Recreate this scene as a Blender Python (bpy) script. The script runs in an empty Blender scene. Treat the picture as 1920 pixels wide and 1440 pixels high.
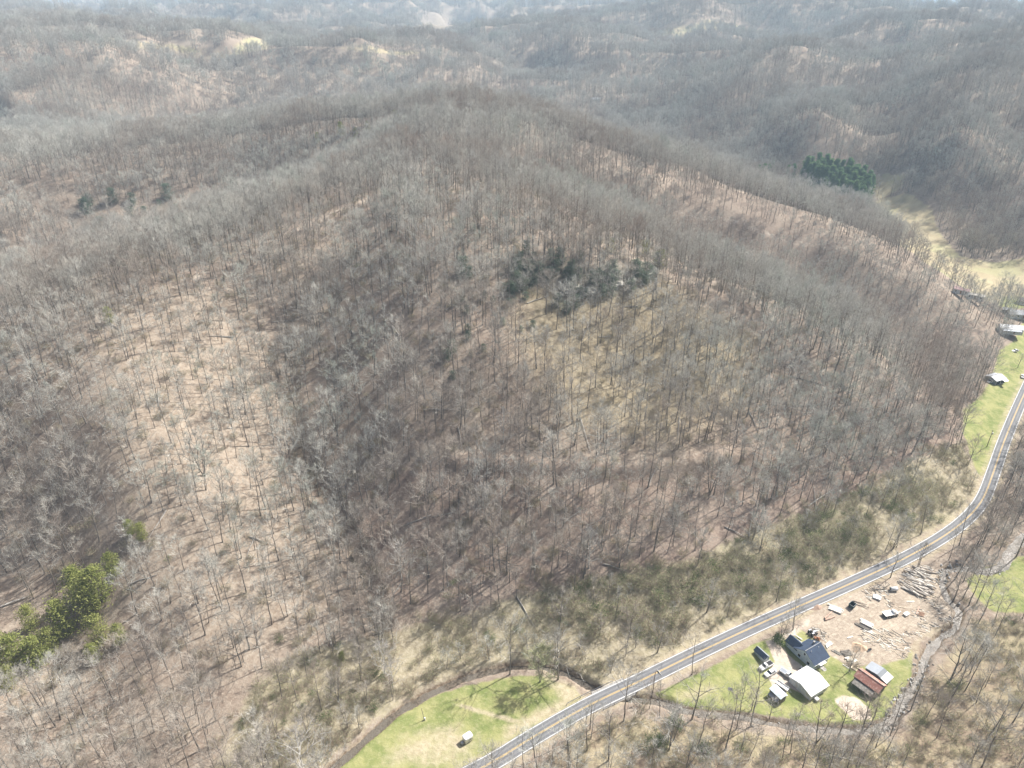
import bpy, math, random
import numpy as np
from mathutils import Vector, Matrix

S = bpy.context.scene
COL = S.collection
R = math.radians
rng = np.random.default_rng(7)
random.seed(7)

# ------------------------------------------------------------------ camera
CAM_Z, PITCH, F = 200.0, 28.6, 1356.0            # metres, degrees below the horizon, focal length in photo pixels
cd = bpy.data.cameras.new('camera')
cam = bpy.data.objects.new('camera', cd)
COL.objects.link(cam)
cam.location = (0, 0, CAM_Z)
cam.rotation_euler = (R(90 - PITCH), 0, 0)
cd.sensor_width = 36
cd.lens = F / 1920 * 36
cd.clip_start, cd.clip_end = 1, 60000
S.camera = cam

# ------------------------------------------------------------------ sky, sun, exposure
SUN_EL, SUN_ROT = 47.0, 56.0
W = bpy.data.worlds.new('World')
S.world = W
W.use_nodes = True
nt = W.node_tree
sky = nt.nodes.new('ShaderNodeTexSky')
sky.sky_type = 'NISHITA'
sky.sun_disc = False
sky.sun_elevation, sky.sun_rotation = R(SUN_EL), R(SUN_ROT)
sky.dust_density = 4.0
sky.air_density = 0.65
sky.ozone_density = 0.4
nt.links.new(sky.outputs[0], nt.nodes['Background'].inputs['Color'])
nt.nodes['Background'].inputs['Strength'].default_value = 0.09
sd = bpy.data.lights.new('sun', 'SUN')
sd.energy, sd.angle, sd.color = 5.0, R(0.53), (1.0, 0.97, 0.92)
so = bpy.data.objects.new('sun', sd)
COL.objects.link(so)
SUN_DIR = Vector((math.sin(R(SUN_ROT)) * math.cos(R(SUN_EL)), math.cos(R(SUN_ROT)) * math.cos(R(SUN_EL)), math.sin(R(SUN_EL))))
so.rotation_euler = SUN_DIR.to_track_quat('Z', 'Y').to_euler()
so.location = SUN_DIR * 500
S.view_settings.view_transform = 'Standard'
S.view_settings.look = 'None'
S.view_settings.exposure = 0.72
S.view_settings.gamma = 1
S.render.engine = 'CYCLES'
cy = S.cycles
cy.max_bounces, cy.diffuse_bounces, cy.glossy_bounces, cy.transmission_bounces, cy.volume_bounces = 5, 2, 2, 2, 1
cy.use_denoising = True
cy.use_adaptive_sampling = True
cy.adaptive_threshold = 0.012
cy.filter_width = 1.5
cy.sample_clamp_indirect = 4
cy.caustics_reflective = cy.caustics_refractive = False

# ------------------------------------------------------------------ from photo pixels to the place
_p = R(PITCH)
def ray(px, py):
    u = (np.asarray(px, float) - 960) / F
    v = (720 - np.asarray(py, float)) / F
    return u, math.cos(_p) + v * math.sin(_p), -math.sin(_p) + v * math.cos(_p)
def unproj(px, py, z):
    a, b, c = ray(px, py)
    t = (z - CAM_Z) / c
    return np.stack([a * t, b * t, np.broadcast_to(z, np.shape(t)).astype(float)], -1)
def project(x, y, z):
    dz = z - CAM_Z
    zc = y * math.cos(_p) - dz * math.sin(_p)
    up = y * math.sin(_p) + dz * math.cos(_p)
    zs = np.maximum(zc, 1e-3)
    return 960 + F * x / zs, 720 - F * up / zs, zc
def sstep(a, b, x):
    t = np.clip((x - a) / (b - a), 0, 1)
    return t * t * (3 - 2 * t)

def _hash(i, j, s):
    h = (i.astype(np.int64) * 374761393 + j.astype(np.int64) * 668265263 + s * 1442695041) & 0x7fffffff
    h = ((h ^ (h >> 13)) * 1274126177) & 0x7fffffff
    return ((h ^ (h >> 16)) & 0xffff) / 65535.0
def vnoise(x, y, s=0):
    i, j = np.floor(x), np.floor(y)
    fx, fy = x - i, y - j
    fx, fy = fx * fx * (3 - 2 * fx), fy * fy * (3 - 2 * fy)
    return ((_hash(i, j, s) * (1 - fx) + _hash(i + 1, j, s) * fx) * (1 - fy)
            + (_hash(i, j + 1, s) * (1 - fx) + _hash(i + 1, j + 1, s) * fx) * fy)
def fbm(x, y, s=0, oct=4, gain=0.5):
    a, t, n = 1.0, 0.0, 0.0
    for k in range(oct):
        t = t + a * vnoise(x * 2 ** k + 17.3 * k, y * 2 ** k - 9.1 * k, s + k)
        n += a
        a *= gain
    return t / n

# ------------------------------------------------------------------ terrain: ridge and valley lines (photo pixel x, y, height)
LINES = [
    # valley floor along the road, the lower meadow and the house lot
    [(640, 1700, 0), (885, 1440, 0.3), (1000, 1375, 0.6), (1130, 1300, 1.2), (1300, 1222, 1.6), (1480, 1140, 2), (1700, 1040, 2.6), (1800, 985, 3), (1850, 925, 3.2), (1880, 850, 3.6), (1900, 790, 4), (1930, 725, 4.5)],
    [(500, 1560, 0), (650, 1420, 0), (800, 1310, 0), (960, 1270, 0.2), (1080, 1285, 0.5)],
    [(780, 1420, 0), (900, 1330, 0.2), (1000, 1300, 0.3)],
    [(1230, 1310, 0.6), (1400, 1330, 0.8), (1520, 1355, 1), (1640, 1360, 1), (1690, 1310, 1)],
    [(1350, 1260, 0.9), (1470, 1260, 1), (1600, 1270, 1.2), (1680, 1230, 1.4), (1600, 1170, 1.6), (1750, 1120, 1.8)],
    [(1765, 1080, 1.2), (1830, 1090, 1), (1920, 1100, 1), (2050, 1080, 1.5)],
    # woods beyond the stream, rising gently
    [(1250, 1400, 1), (1450, 1410, 2), (1650, 1440, 5), (1800, 1340, 4), (1900, 1240, 4), (2050, 1200, 6)],
    [(1100, 1500, 2), (1400, 1560, 6), (1750, 1600, 12), (2000, 1450, 13), (2150, 1300, 14)],
    # valley behind the right spur
    [(1925, 650, 5.5), (1900, 600, 6), (1850, 555, 7), (1760, 470, 8), (1660, 395, 9), (1560, 360, 10), (1450, 328, 12), (1350, 290, 15), (1200, 240, 20), (1100, 190, 26), (1000, 150, 36)],
    [(1960, 560, 7), (1900, 500, 8), (1820, 480, 9)], [(2100, 560, 8), (2150, 700, 7)],
    # foot of the hill
    [(760, 1230, 2), (900, 1190, 2.5), (1050, 1190, 3.5), (1200, 1160, 4.5), (1350, 1120, 5), (1500, 1070, 6), (1640, 1000, 7), (1750, 930, 7), (1795, 870, 7), (1800, 800, 8), (1830, 720, 8), (1860, 665, 8)],
    # summit and its nose towards us
    [(820, 185, 105), (850, 250, 101), (880, 320, 97), (950, 400, 92), (1080, 470, 84), (1240, 520, 72), (1400, 580, 58), (1550, 650, 44), (1680, 720, 28), (1770, 790, 14)],
    [(900, 620, 68), (950, 760, 48), (1000, 855, 36), (1010, 870, 35.5), (1050, 1000, 20), (1080, 1110, 8)],
    [(1150, 600, 60), (1250, 760, 42), (1320, 850, 32), (1330, 866, 31.5), (1380, 960, 17)],
    [(1090, 500, 81), (1100, 535, 72)], [(1190, 520, 75), (1200, 556, 65)], [(960, 485, 85), (965, 520, 78)],
    [(760, 560, 74), (780, 700, 58), (800, 850, 38), (840, 1000, 21), (850, 1090, 10)],
    # right spur and the hollow in front of it
    [(940, 218, 98), (1060, 268, 89), (1200, 325, 80), (1400, 388, 66), (1590, 447, 52), (1720, 515, 39), (1800, 575, 26), (1845, 635, 14)],
    [(960, 330, 84), (1100, 385, 60), (1240, 437, 45), (1380, 482, 33), (1500, 527, 25), (1590, 566, 20), (1700, 628, 14), (1790, 690, 10)],
    # left spur, its nose, the ravine beside it
    [(760, 350, 95), (640, 390, 90), (480, 458, 84), (330, 530, 78), (210, 600, 72), (190, 720, 62), (215, 850, 48), (265, 980, 33), (330, 1120, 18), (420, 1270, 6)],
    [(210, 600, 72), (100, 645, 68), (0, 690, 63), (-150, 740, 56), (-400, 800, 45)],
    [(700, 480, 80), (620, 560, 65), (540, 690, 46), (560, 830, 31), (620, 950, 19.5), (680, 1080, 9), (700, 1170, 4)],
    [(-250, 950, 30), (-100, 980, 24), (40, 1030, 18), (120, 1130, 11), (140, 1240, 5), (150, 1350, 1.5), (200, 1480, 0)],
    [(-200, 1200, 18), (-300, 1450, 22), (-100, 1550, 12)],
    # hollow behind the left spur and the next ridge
    [(-250, 610, 12), (-100, 562, 18), (0, 532, 22), (150, 462, 28), (350, 423, 33), (500, 383, 44), (640, 325, 62)],
    [(-250, 350, 66), (-100, 345, 68), (100, 330, 70), (300, 308, 72), (500, 262, 82), (650, 222, 94)],
    [(-300, 330, 5), (-100, 312, 7), (0, 302, 9), (300, 270, 12), (550, 214, 24), (700, 165, 52)],
    [(-400, 160, 105), (-200, 150, 108), (0, 135, 110), (200, 130, 100), (320, 160, 70), (420, 150, 60)],
    [(-400, 75, 122), (-200, 82, 118), (0, 92, 112), (150, 88, 112), (250, 82, 113), (340, 90, 108), (420, 98, 102), (520, 80, 112), (600, 98, 100), (700, 92, 106), (800, 95, 104)],
    [(560, 130, 60), (700, 120, 72), (800, 125, 80)],
    # hills beyond the summit
    [(880, 110, 92), (980, 75, 108), (1100, 85, 100), (1200, 95, 92)],
    [(900, 80, 70), (1000, 60, 64), (1150, 62, 70)], [(1230, 66, 108), (1300, 60, 112), (1400, 56, 114), (1470, 60, 112)],
    # right hill
    [(2100, 110, 120), (1930, 100, 122), (1750, 75, 126), (1620, 82, 116), (1480, 118, 100), (1380, 170, 78), (1290, 220, 48)],
    [(2100, 180, 100), (1920, 170, 98), (1750, 170, 92), (1600, 190, 80), (1450, 235, 55)],
    [(1690, 362, 13), (1640, 295, 22), (1605, 235, 38), (1640, 165, 74)], [(1850, 125, 120), (1800, 205, 98), (1780, 285, 64)], [(1900, 310, 46), (1905, 215, 82)], [(1830, 400, 22), (1960, 440, 20), (1740, 370, 18)], [(1540, 190, 88), (1520, 250, 58), (1540, 300, 28)], [(2150, 400, 52), (2040, 300, 80)],
    # far hill
    [(1215, 40, 128), (1260, 26, 146), (1330, 12, 162), (1450, 0, 175), (1540, 8, 166), (1630, 32, 138)], [(1700, 20, 40), (1800, 12, 40), (1950, 20, 50)],
]
pts = []
for L in LINES:
    w = [unproj(a, b, c) for a, b, c in L]
    for p, q in zip(w[:-1], w[1:]):
        n = max(1, int(np.linalg.norm(q - p) / max(18, 0.085 * np.linalg.norm(p[:2]))))
        for k in range(n):
            pts.append(p + (q - p) * k / n)
    pts.append(w[-1])
for x, y, z in [(0, -50, 6), (-120, -20, 20), (140, 0, 22), (0, -300, 40), (-300, -100, 45), (300, -50, 40), (-420, 150, 40), (420, 180, 45), (460, 320, 20),
                (560, 520, 30), (-700, 400, 40), (900, 700, 80), (1300, 1200, 110), (-900, 900, 90), (-1300, 1300, 110)]:
    pts.append(np.array((x, y, z), float))
P = np.array(pts)
keep = [0]
for i in range(1, len(P)):
    if np.min(np.linalg.norm(P[keep, :2] - P[i, :2], axis=1)) > 4:
        keep.append(i)
P = P[keep]
C2 = 14.0 ** 2
K = np.sqrt(((P[:, None, :2] - P[None, :, :2]) ** 2).sum(-1) + C2)
sm = 0.6 + 0.02 * np.linalg.norm(P[:, :2], axis=1)
A = np.block([[K - np.diag(sm), np.ones((len(P), 1))], [np.ones((1, len(P))), np.zeros((1, 1))]])
wt = np.linalg.solve(A, np.append(P[:, 2], 0))
GX0, GX1, GY0, GY1, GS = -1800, 1800, -320, 3400, 6.0
gx, gy = np.arange(GX0, GX1 + GS, GS), np.arange(GY0, GY1 + GS, GS)
BASE = np.zeros((len(gy), len(gx)))
for j, yv in enumerate(gy):
    BASE[j] = np.sqrt((gx[:, None] - P[None, :, 0]) ** 2 + (yv - P[None, :, 1]) ** 2 + C2) @ wt[:-1] + wt[-1]
def base_z(x, y):
    u = np.clip((x - GX0) / GS, 0, len(gx) - 1.001)
    v = np.clip((y - GY0) / GS, 0, len(gy) - 1.001)
    i, j = u.astype(int), v.astype(int)
    a, b = u - i, v - j
    return ((BASE[j, i] * (1 - a) + BASE[j, i + 1] * a) * (1 - b) + (BASE[j + 1, i] * (1 - a) + BASE[j + 1, i + 1] * a) * b)

def polydist(x, y, pl):
    """distance to a polyline, its height there, distance along it"""
    best = np.full(x.shape, 1e9)
    zz, ss = np.zeros(x.shape), np.zeros(x.shape)
    s0 = 0.0
    for p, q in zip(pl[:-1], pl[1:]):
        d = q[:2] - p[:2]
        L = max(np.hypot(*d), 1e-6)
        t = np.clip(((x - p[0]) * d[0] + (y - p[1]) * d[1]) / L ** 2, 0, 1)
        dd = np.hypot(x - p[0] - t * d[0], y - p[1] - t * d[1])
        m = dd < best
        best = np.where(m, dd, best)
        zz = np.where(m, p[2] + t * (q[2] - p[2]), zz)
        ss = np.where(m, s0 + t * L, ss)
        s0 += L
    return best, zz, ss
def smoothline(p, step):
    """Catmull-Rom through the points, one every STEP metres"""
    p = np.array(p)
    p = np.vstack([2 * p[0] - p[1], p, 2 * p[-1] - p[-2]])
    out = []
    for i in range(1, len(p) - 2):
        n = max(2, int(np.linalg.norm(p[i + 1] - p[i]) / step))
        for k in range(n):
            t = k / n
            out.append(0.5 * (2 * p[i] + (p[i + 1] - p[i - 1]) * t + (2 * p[i - 1] - 5 * p[i] + 4 * p[i + 1] - p[i + 2]) * t * t + (3 * p[i] - p[i - 1] - 3 * p[i + 1] + p[i + 2]) * t ** 3))
    out.append(p[-2])
    return np.array(out)
ROAD_PX = [(640, 1600, 0), (770, 1510, 0.2), (918, 1432, 0.3), (1000, 1382, 0.6), (1100, 1325, 1.2), (1200, 1277, 1.4), (1300, 1228, 1.6), (1400, 1181, 1.8), (1480, 1145, 2), (1600, 1092, 2.3), (1700, 1045, 2.6), (1770, 1005, 2.8),
           (1815, 970, 3), (1843, 935, 3.1), (1861, 890, 3.4), (1880, 835, 3.6), (1902, 780, 4), (1928, 722, 4.5), (1962, 650, 5), (2010, 585, 6)]
ROAD = smoothline([unproj(*q) for q in ROAD_PX], 4.0)
STREAM_PX = [(520, 1560, -1.3), (610, 1455, -1.2), (680, 1395, -1.1), (740, 1342, -1.0), (800, 1305, -1.0), (860, 1278, -0.9), (930, 1258, -0.9), (985, 1252, -0.8), (1040, 1258, -0.8), (1085, 1276, -0.7), (1115, 1298, -0.6), (1170, 1316, -0.5), (1212, 1312, -0.4),
             (1252, 1324, -0.4), (1300, 1340, -0.3), (1360, 1342, -0.3), (1410, 1350, -0.2), (1470, 1364, -0.2), (1540, 1370, -0.1), (1610, 1374, 0), (1660, 1366, 0), (1682, 1335, 0.1), (1694, 1312, 0.1), (1716, 1286, 0.2), (1730, 1250, 0.2), (1745, 1210, 0.3),
             (1790, 1180, 0.4), (1800, 1150, 0.4), (1778, 1128, 0.5), (1765, 1095, 0.5), (1772, 1070, 0.6), (1805, 1066, 0.7), (1850, 1075, 0.7), (1880, 1062, 0.8), (1892, 1035, 0.9), (1930, 1000, 1.0), (1990, 960, 1.2)]
STREAM = smoothline([unproj(*q) for q in STREAM_PX], 4.0)
BENCH = smoothline([unproj(*q) for q in [(860, 850, 38), (950, 852, 37), (1050, 858, 35.5), (1180, 860, 34), (1300, 850, 32.5), (1420, 832, 30)]], 8.0)

CREST_PX = [[(870, 203, 100), (940, 218, 98), (1060, 268, 89), (1200, 325, 80), (1400, 388, 66), (1590, 447, 52), (1720, 515, 39)], [(800, 335, 96), (640, 390, 90), (560, 425, 87), (480, 458, 84), (390, 500, 81), (330, 530, 78)]]
RAVINE = smoothline([unproj(*q) for q in [(620, 560, 65), (540, 690, 46), (560, 830, 31), (620, 950, 19.5), (680, 1080, 9), (700, 1170, 4)]], 8.0)
CREST = [smoothline([unproj(*q) for q in c_], 10.0) for c_ in CREST_PX]

def H(x, y):
    x, y = np.asarray(x, float), np.asarray(y, float)
    shape = x.shape
    x, y = x.ravel(), y.ravel()
    z = base_z(x, y)
    d = np.hypot(x, y)
    far = sstep(2250, 3100, d)
    kx, ky = x / 620 + 3.1, y / 620 + 7.7
    ridged = 1 - np.abs(2 * fbm(kx * 1.15, ky * 1.15, 11, 4) - 1) * 2.6
    zfar = 5 + 135 * np.clip(ridged, 0, 1) ** 1.2 + 45 * vnoise(x / 1900, y / 1900, 5)
    zfar = zfar * (1 - 0.45 * sstep(3300, 5600, d) * sstep(0.0, 0.4, x / np.maximum(d, 1)))
    kh = unproj(1450, 0, 175)
    bump = np.exp(-(((x - kh[0]) / 330) ** 2 + ((y - kh[1]) / 380) ** 2)) * 100
    z = z * (1 - far) + np.maximum(zfar, 40 + bump) * far
    hill = sstep(6, 26, z)
    mid = sstep(900, 1500, d) * (1 - far)
    cm = np.ones(len(x))
    nc = (y < 950) & (y > 200) & (np.abs(x) < 560)
    if nc.any():
        for c_ in CREST:
            dc, _, _ = polydist(x[nc], y[nc], c_[::3])
            cm[nc] = np.minimum(cm[nc], sstep(8, 70, dc))
    hill = hill * (0.12 + 0.88 * cm)
    z = z + hill * ((fbm(x / 85, y / 85, 3, 3) - 0.5) * 13 + (vnoise(x / 16, y / 16, 4) - 0.5) * 1.6) + mid * (0.5 - np.abs(2 * fbm(x / 330, y / 330, 23, 3) - 1) * 1.7) * 62 * hill + sstep(520, 700, d) * (fbm(x / 130, y / 130, 29, 2) - 0.5) * 20 * hill * (1 - far)
    z = z + (1 - hill) * (fbm(x / 25, y / 25, 9, 3) - 0.5) * 0.7
    near = (y < 560) & (d < 620)
    if near.any():
        xn, yn = x[near], y[near]
        zn = z[near]
        db, zb, _ = polydist(xn, yn, BENCH[::2])
        wb = 1 - sstep(2, 7, db)
        zn = zn * (1 - 0.7 * wb) + zb * 0.7 * wb
        dv, _, _ = polydist(xn, yn, RAVINE)
        zn = zn - 3.2 * (1 - sstep(0.5, 8, dv))
        dr, zr, _ = polydist(xn, yn, ROAD[::2])
        wr = 1 - sstep(5.5, 15, dr)
        zn = zn * (1 - wr) + (zr - 0.02) * wr
        ds, zs, _ = polydist(xn, yn, STREAM[::2])
        nz = (vnoise(xn / 5, yn / 5, 31) - 0.5) * 1.8
        wf = 1 - sstep(6, 18, ds)
        zn = zn * (1 - 0.5 * wf) + np.minimum(zn, zs + 1.9) * 0.5 * wf
        wsr = 1 - sstep(0.9, 2.1, ds + nz * 0.6)
        zn = zn * (1 - wsr) + np.minimum(zn, zs - 0.45) * wsr
        z[near] = zn
    return z.reshape(shape)

HGRID = H(*np.meshgrid(gx, gy))
def h_coarse(x, y):
    u = np.clip((x - GX0) / GS, 0, len(gx) - 1.001)
    v = np.clip((y - GY0) / GS, 0, len(gy) - 1.001)
    i, j = u.astype(int), v.astype(int)
    return np.maximum.reduce([HGRID[j, i], HGRID[j, i + 1], HGRID[j + 1, i], HGRID[j + 1, i + 1]])
def place(pix):
    """photo pixels -> points on the ground: march along each sight line until it meets the terrain"""
    pix = np.array(pix, float).reshape(-1, 2)
    a, b, c = ray(pix[:, 0], pix[:, 1])
    t = np.full(len(pix), 100.0)
    alive = np.ones(len(pix), bool)
    for _ in range(330):
        i = np.where(alive)[0]
        if not len(i):
            break
        under = CAM_Z + c[i] * t[i] <= h_coarse(a[i] * t[i], b[i] * t[i]) + 1.5
        alive[i[under]] = False
        t[i[~under]] *= 1.012
    t /= 1.012
    hit = np.full(len(pix), np.nan)
    alive[:] = True
    for _ in range(90):
        i = np.where(alive)[0]
        if not len(i):
            break
        under = CAM_Z + c[i] * t[i] <= H(a[i] * t[i], b[i] * t[i])
        hit[i[under]] = t[i[under]]
        alive[i[under]] = False
        t[i[~under]] *= 1.003
    hit = np.where(np.isnan(hit), np.minimum(t, 4000), hit)
    t0, t1 = hit / 1.003, hit
    for _ in range(6):
        m = (t0 + t1) / 2
        u = CAM_Z + c * m <= H(a * m, b * m)
        t1 = np.where(u, m, t1)
        t0 = np.where(u, t0, m)
    x, y = a * t1, b * t1
    return np.stack([x, y, H(x, y)], -1)
def at(px, py):
    return Vector(place([(px, py)])[0])
def inpoly(x, y, poly):
    r = np.zeros(np.shape(x), bool)
    n = len(poly)
    for i in range(n):
        x0, y0, x1, y1 = *poly[i][:2], *poly[(i + 1) % n][:2]
        r ^= ((y0 > y) != (y1 > y)) & (x < (x1 - x0) * (y - y0) / (y1 - y0 + 1e-12) + x0)
    return r
def softpoly(x, y, poly, w):
    """1 inside, 0 outside, blurred over w metres"""
    poly = np.asarray(poly)[:, :2]
    d = np.full(np.shape(x), 1e9)
    for i in range(len(poly)):
        p, q = poly[i], poly[(i + 1) % len(poly)]
        e = q - p
        t = np.clip(((x - p[0]) * e[0] + (y - p[1]) * e[1]) / max(e @ e, 1e-9), 0, 1)
        d = np.minimum(d, np.hypot(x - p[0] - t * e[0], y - p[1] - t * e[1]))
    return sstep(-w, w, np.where(inpoly(x, y, poly), d, -d))

# patches of ground, outlined in the photo and laid on the terrain
ZONE_PX = {
    'meadow': [(560, 1500), (640, 1436), (705, 1372), (790, 1318), (880, 1284), (960, 1268), (1015, 1268), (1075, 1290), (1098, 1312), (1040, 1348), (960, 1395), (870, 1440), (780, 1500)],
    'meadow_dry': [(700, 1440), (760, 1370), (850, 1350), (900, 1375), (905, 1410), (850, 1445)],
    'meadow_dry2': [(1020, 1265), (1080, 1285), (1098, 1312), (1000, 1365), (940, 1395), (950, 1360), (1050, 1310)],
    'lawn': [(1228, 1303), (1330, 1252), (1415, 1207), (1500, 1178), (1540, 1210), (1600, 1260), (1700, 1200), (1712, 1225), (1706, 1285), (1680, 1312), (1666, 1345), (1620, 1360), (1540, 1357), (1480, 1348), (1400, 1334), (1300, 1332), (1250, 1318)],
    'drive': [(1438, 1205), (1462, 1196), (1478, 1225), (1500, 1245), (1520, 1272), (1500, 1300), (1480, 1290), (1470, 1310), (1452, 1296), (1440, 1270), (1452, 1240), (1444, 1222)],
    'lawn_dry': [(1262, 1302), (1300, 1282), (1350, 1285), (1335, 1312), (1282, 1320)],
    'track': [(846, 1320), (862, 1318), (985, 1350), (1000, 1362), (980, 1362), (900, 1340)],
    'entrance': [(1428, 1203), (1470, 1183), (1500, 1168), (1522, 1152), (1518, 1176), (1486, 1196), (1446, 1211)],
    'lot': [(1496, 1168), (1540, 1140), (1600, 1112), (1660, 1090), (1700, 1062), (1738, 1058), (1765, 1085), (1784, 1125), (1790, 1170), (1745, 1180), (1712, 1205), (1700, 1235), (1650, 1248), (1600, 1247), (1560, 1232), (1540, 1205), (1512, 1185)],
    'yardpatch': [(1564, 1310), (1580, 1302), (1605, 1306), (1632, 1330), (1636, 1350), (1600, 1350), (1570, 1322)],
    'lotgrass': [(1690, 1170), (1760, 1120), (1800, 1160), (1790, 1190), (1735, 1200), (1720, 1240), (1700, 1260), (1688, 1220)],
    'rmeadow': [(1812, 1088), (1840, 1068), (1920, 1042), (2050, 1010), (2060, 1120), (1920, 1148), (1865, 1148), (1830, 1120)],
    'rlawn': [(1806, 770), (1845, 735), (1862, 700), (1872, 660), (1900, 640), (1925, 590), (2000, 560), (1990, 620), (1940, 690), (1905, 762), (1880, 820), (1862, 872), (1840, 895), (1818, 850), (1806, 812)],
    'rlawn2': [(1870, 575), (1880, 556), (1960, 552), (1960, 575), (1900, 578)],
    'field': [(1622, 392), (1650, 372), (1700, 362), (1750, 398), (1765, 440), (1800, 480), (1860, 492), (1960, 470), (1990, 560), (1900, 565), (1840, 562), (1790, 528), (1730, 490), (1680, 450), (1648, 412)],
    'field2': [(1620, 345), (1660, 325), (1700, 325), (1690, 350), (1650, 372)],
    'pale': [(205, 590), (330, 535), (470, 545), (520, 640), (525, 760), (550, 920), (620, 1060), (640, 1150), (560, 1200), (420, 1290), (300, 1200), (250, 1080), (200, 900), (190, 720)],
    'moss': [(980, 520), (1240, 520), (1420, 640), (1400, 760), (1250, 830), (1080, 800), (1000, 700), (960, 600)],
    'rocks': [(850, 480), (960, 470), (1100, 490), (1230, 490), (1240, 530), (1160, 560), (1060, 555), (900, 520)],
    'red': [(640, 930), (850, 850), (1300, 900), (1560, 840), (1700, 700), (1850, 640), (1790, 880), (1500, 1000), (1250, 1090), (900, 1130), (700, 1150)],
    'brush': [(380, 1470), (470, 1300), (560, 1220), (720, 1190), (880, 1150), (1000, 1110), (1150, 1075), (1300, 1050), (1420, 990), (1560, 950), (1640, 905), (1720, 860), (1800, 830), (1835, 890), (1830, 925), (1790, 972), (1690, 1024), (1480, 1125), (1300, 1208), (1130, 1285), (1100, 1290), (1000, 1240), (880, 1255), (780, 1300), (690, 1360), (600, 1440)],
    'greenbrush': [(1020, 1130), (1150, 1085), (1300, 1075), (1420, 1020), (1560, 960), (1700, 900), (1760, 930), (1660, 1010), (1480, 1100), (1300, 1180), (1120, 1190)],
    'woods': [(980, 1460), (1130, 1350), (1230, 1345), (1340, 1365), (1500, 1385), (1680, 1385), (1720, 1330), (1750, 1260), (1800, 1200), (1830, 1160), (1960, 1170), (2100, 1500), (1400, 1650)],
    'hollow': [(150, 425), (250, 372), (420, 362), (460, 395), (390, 428), (240, 445)],
    'pines': [(1494, 342), (1530, 336), (1590, 350), (1634, 382), (1614, 398), (1560, 384), (1505, 360)],
    'ridgefield': [(195, 84), (260, 78), (320, 82), (380, 96), (440, 96), (510, 80), (500, 92), (420, 108), (380, 106), (320, 92)],
    'ridgefield2': [(640, 92), (700, 88), (770, 94), (790, 99), (700, 98)],
    'farfield': [(1210, 62), (1300, 50), (1380, 46), (1460, 54), (1400, 66), (1280, 70)],
    'farfield2': [(720, 62), (780, 58), (800, 44), (840, 42), (850, 52), (800, 68)],
}
ZONE = {}
_all = [q for v in ZONE_PX.values() for q in v]
_w = place(_all)
_k = 0
for name, v in ZONE_PX.items():
    ZONE[name] = _w[_k:_k + len(v)]
    _k += len(v)

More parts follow.
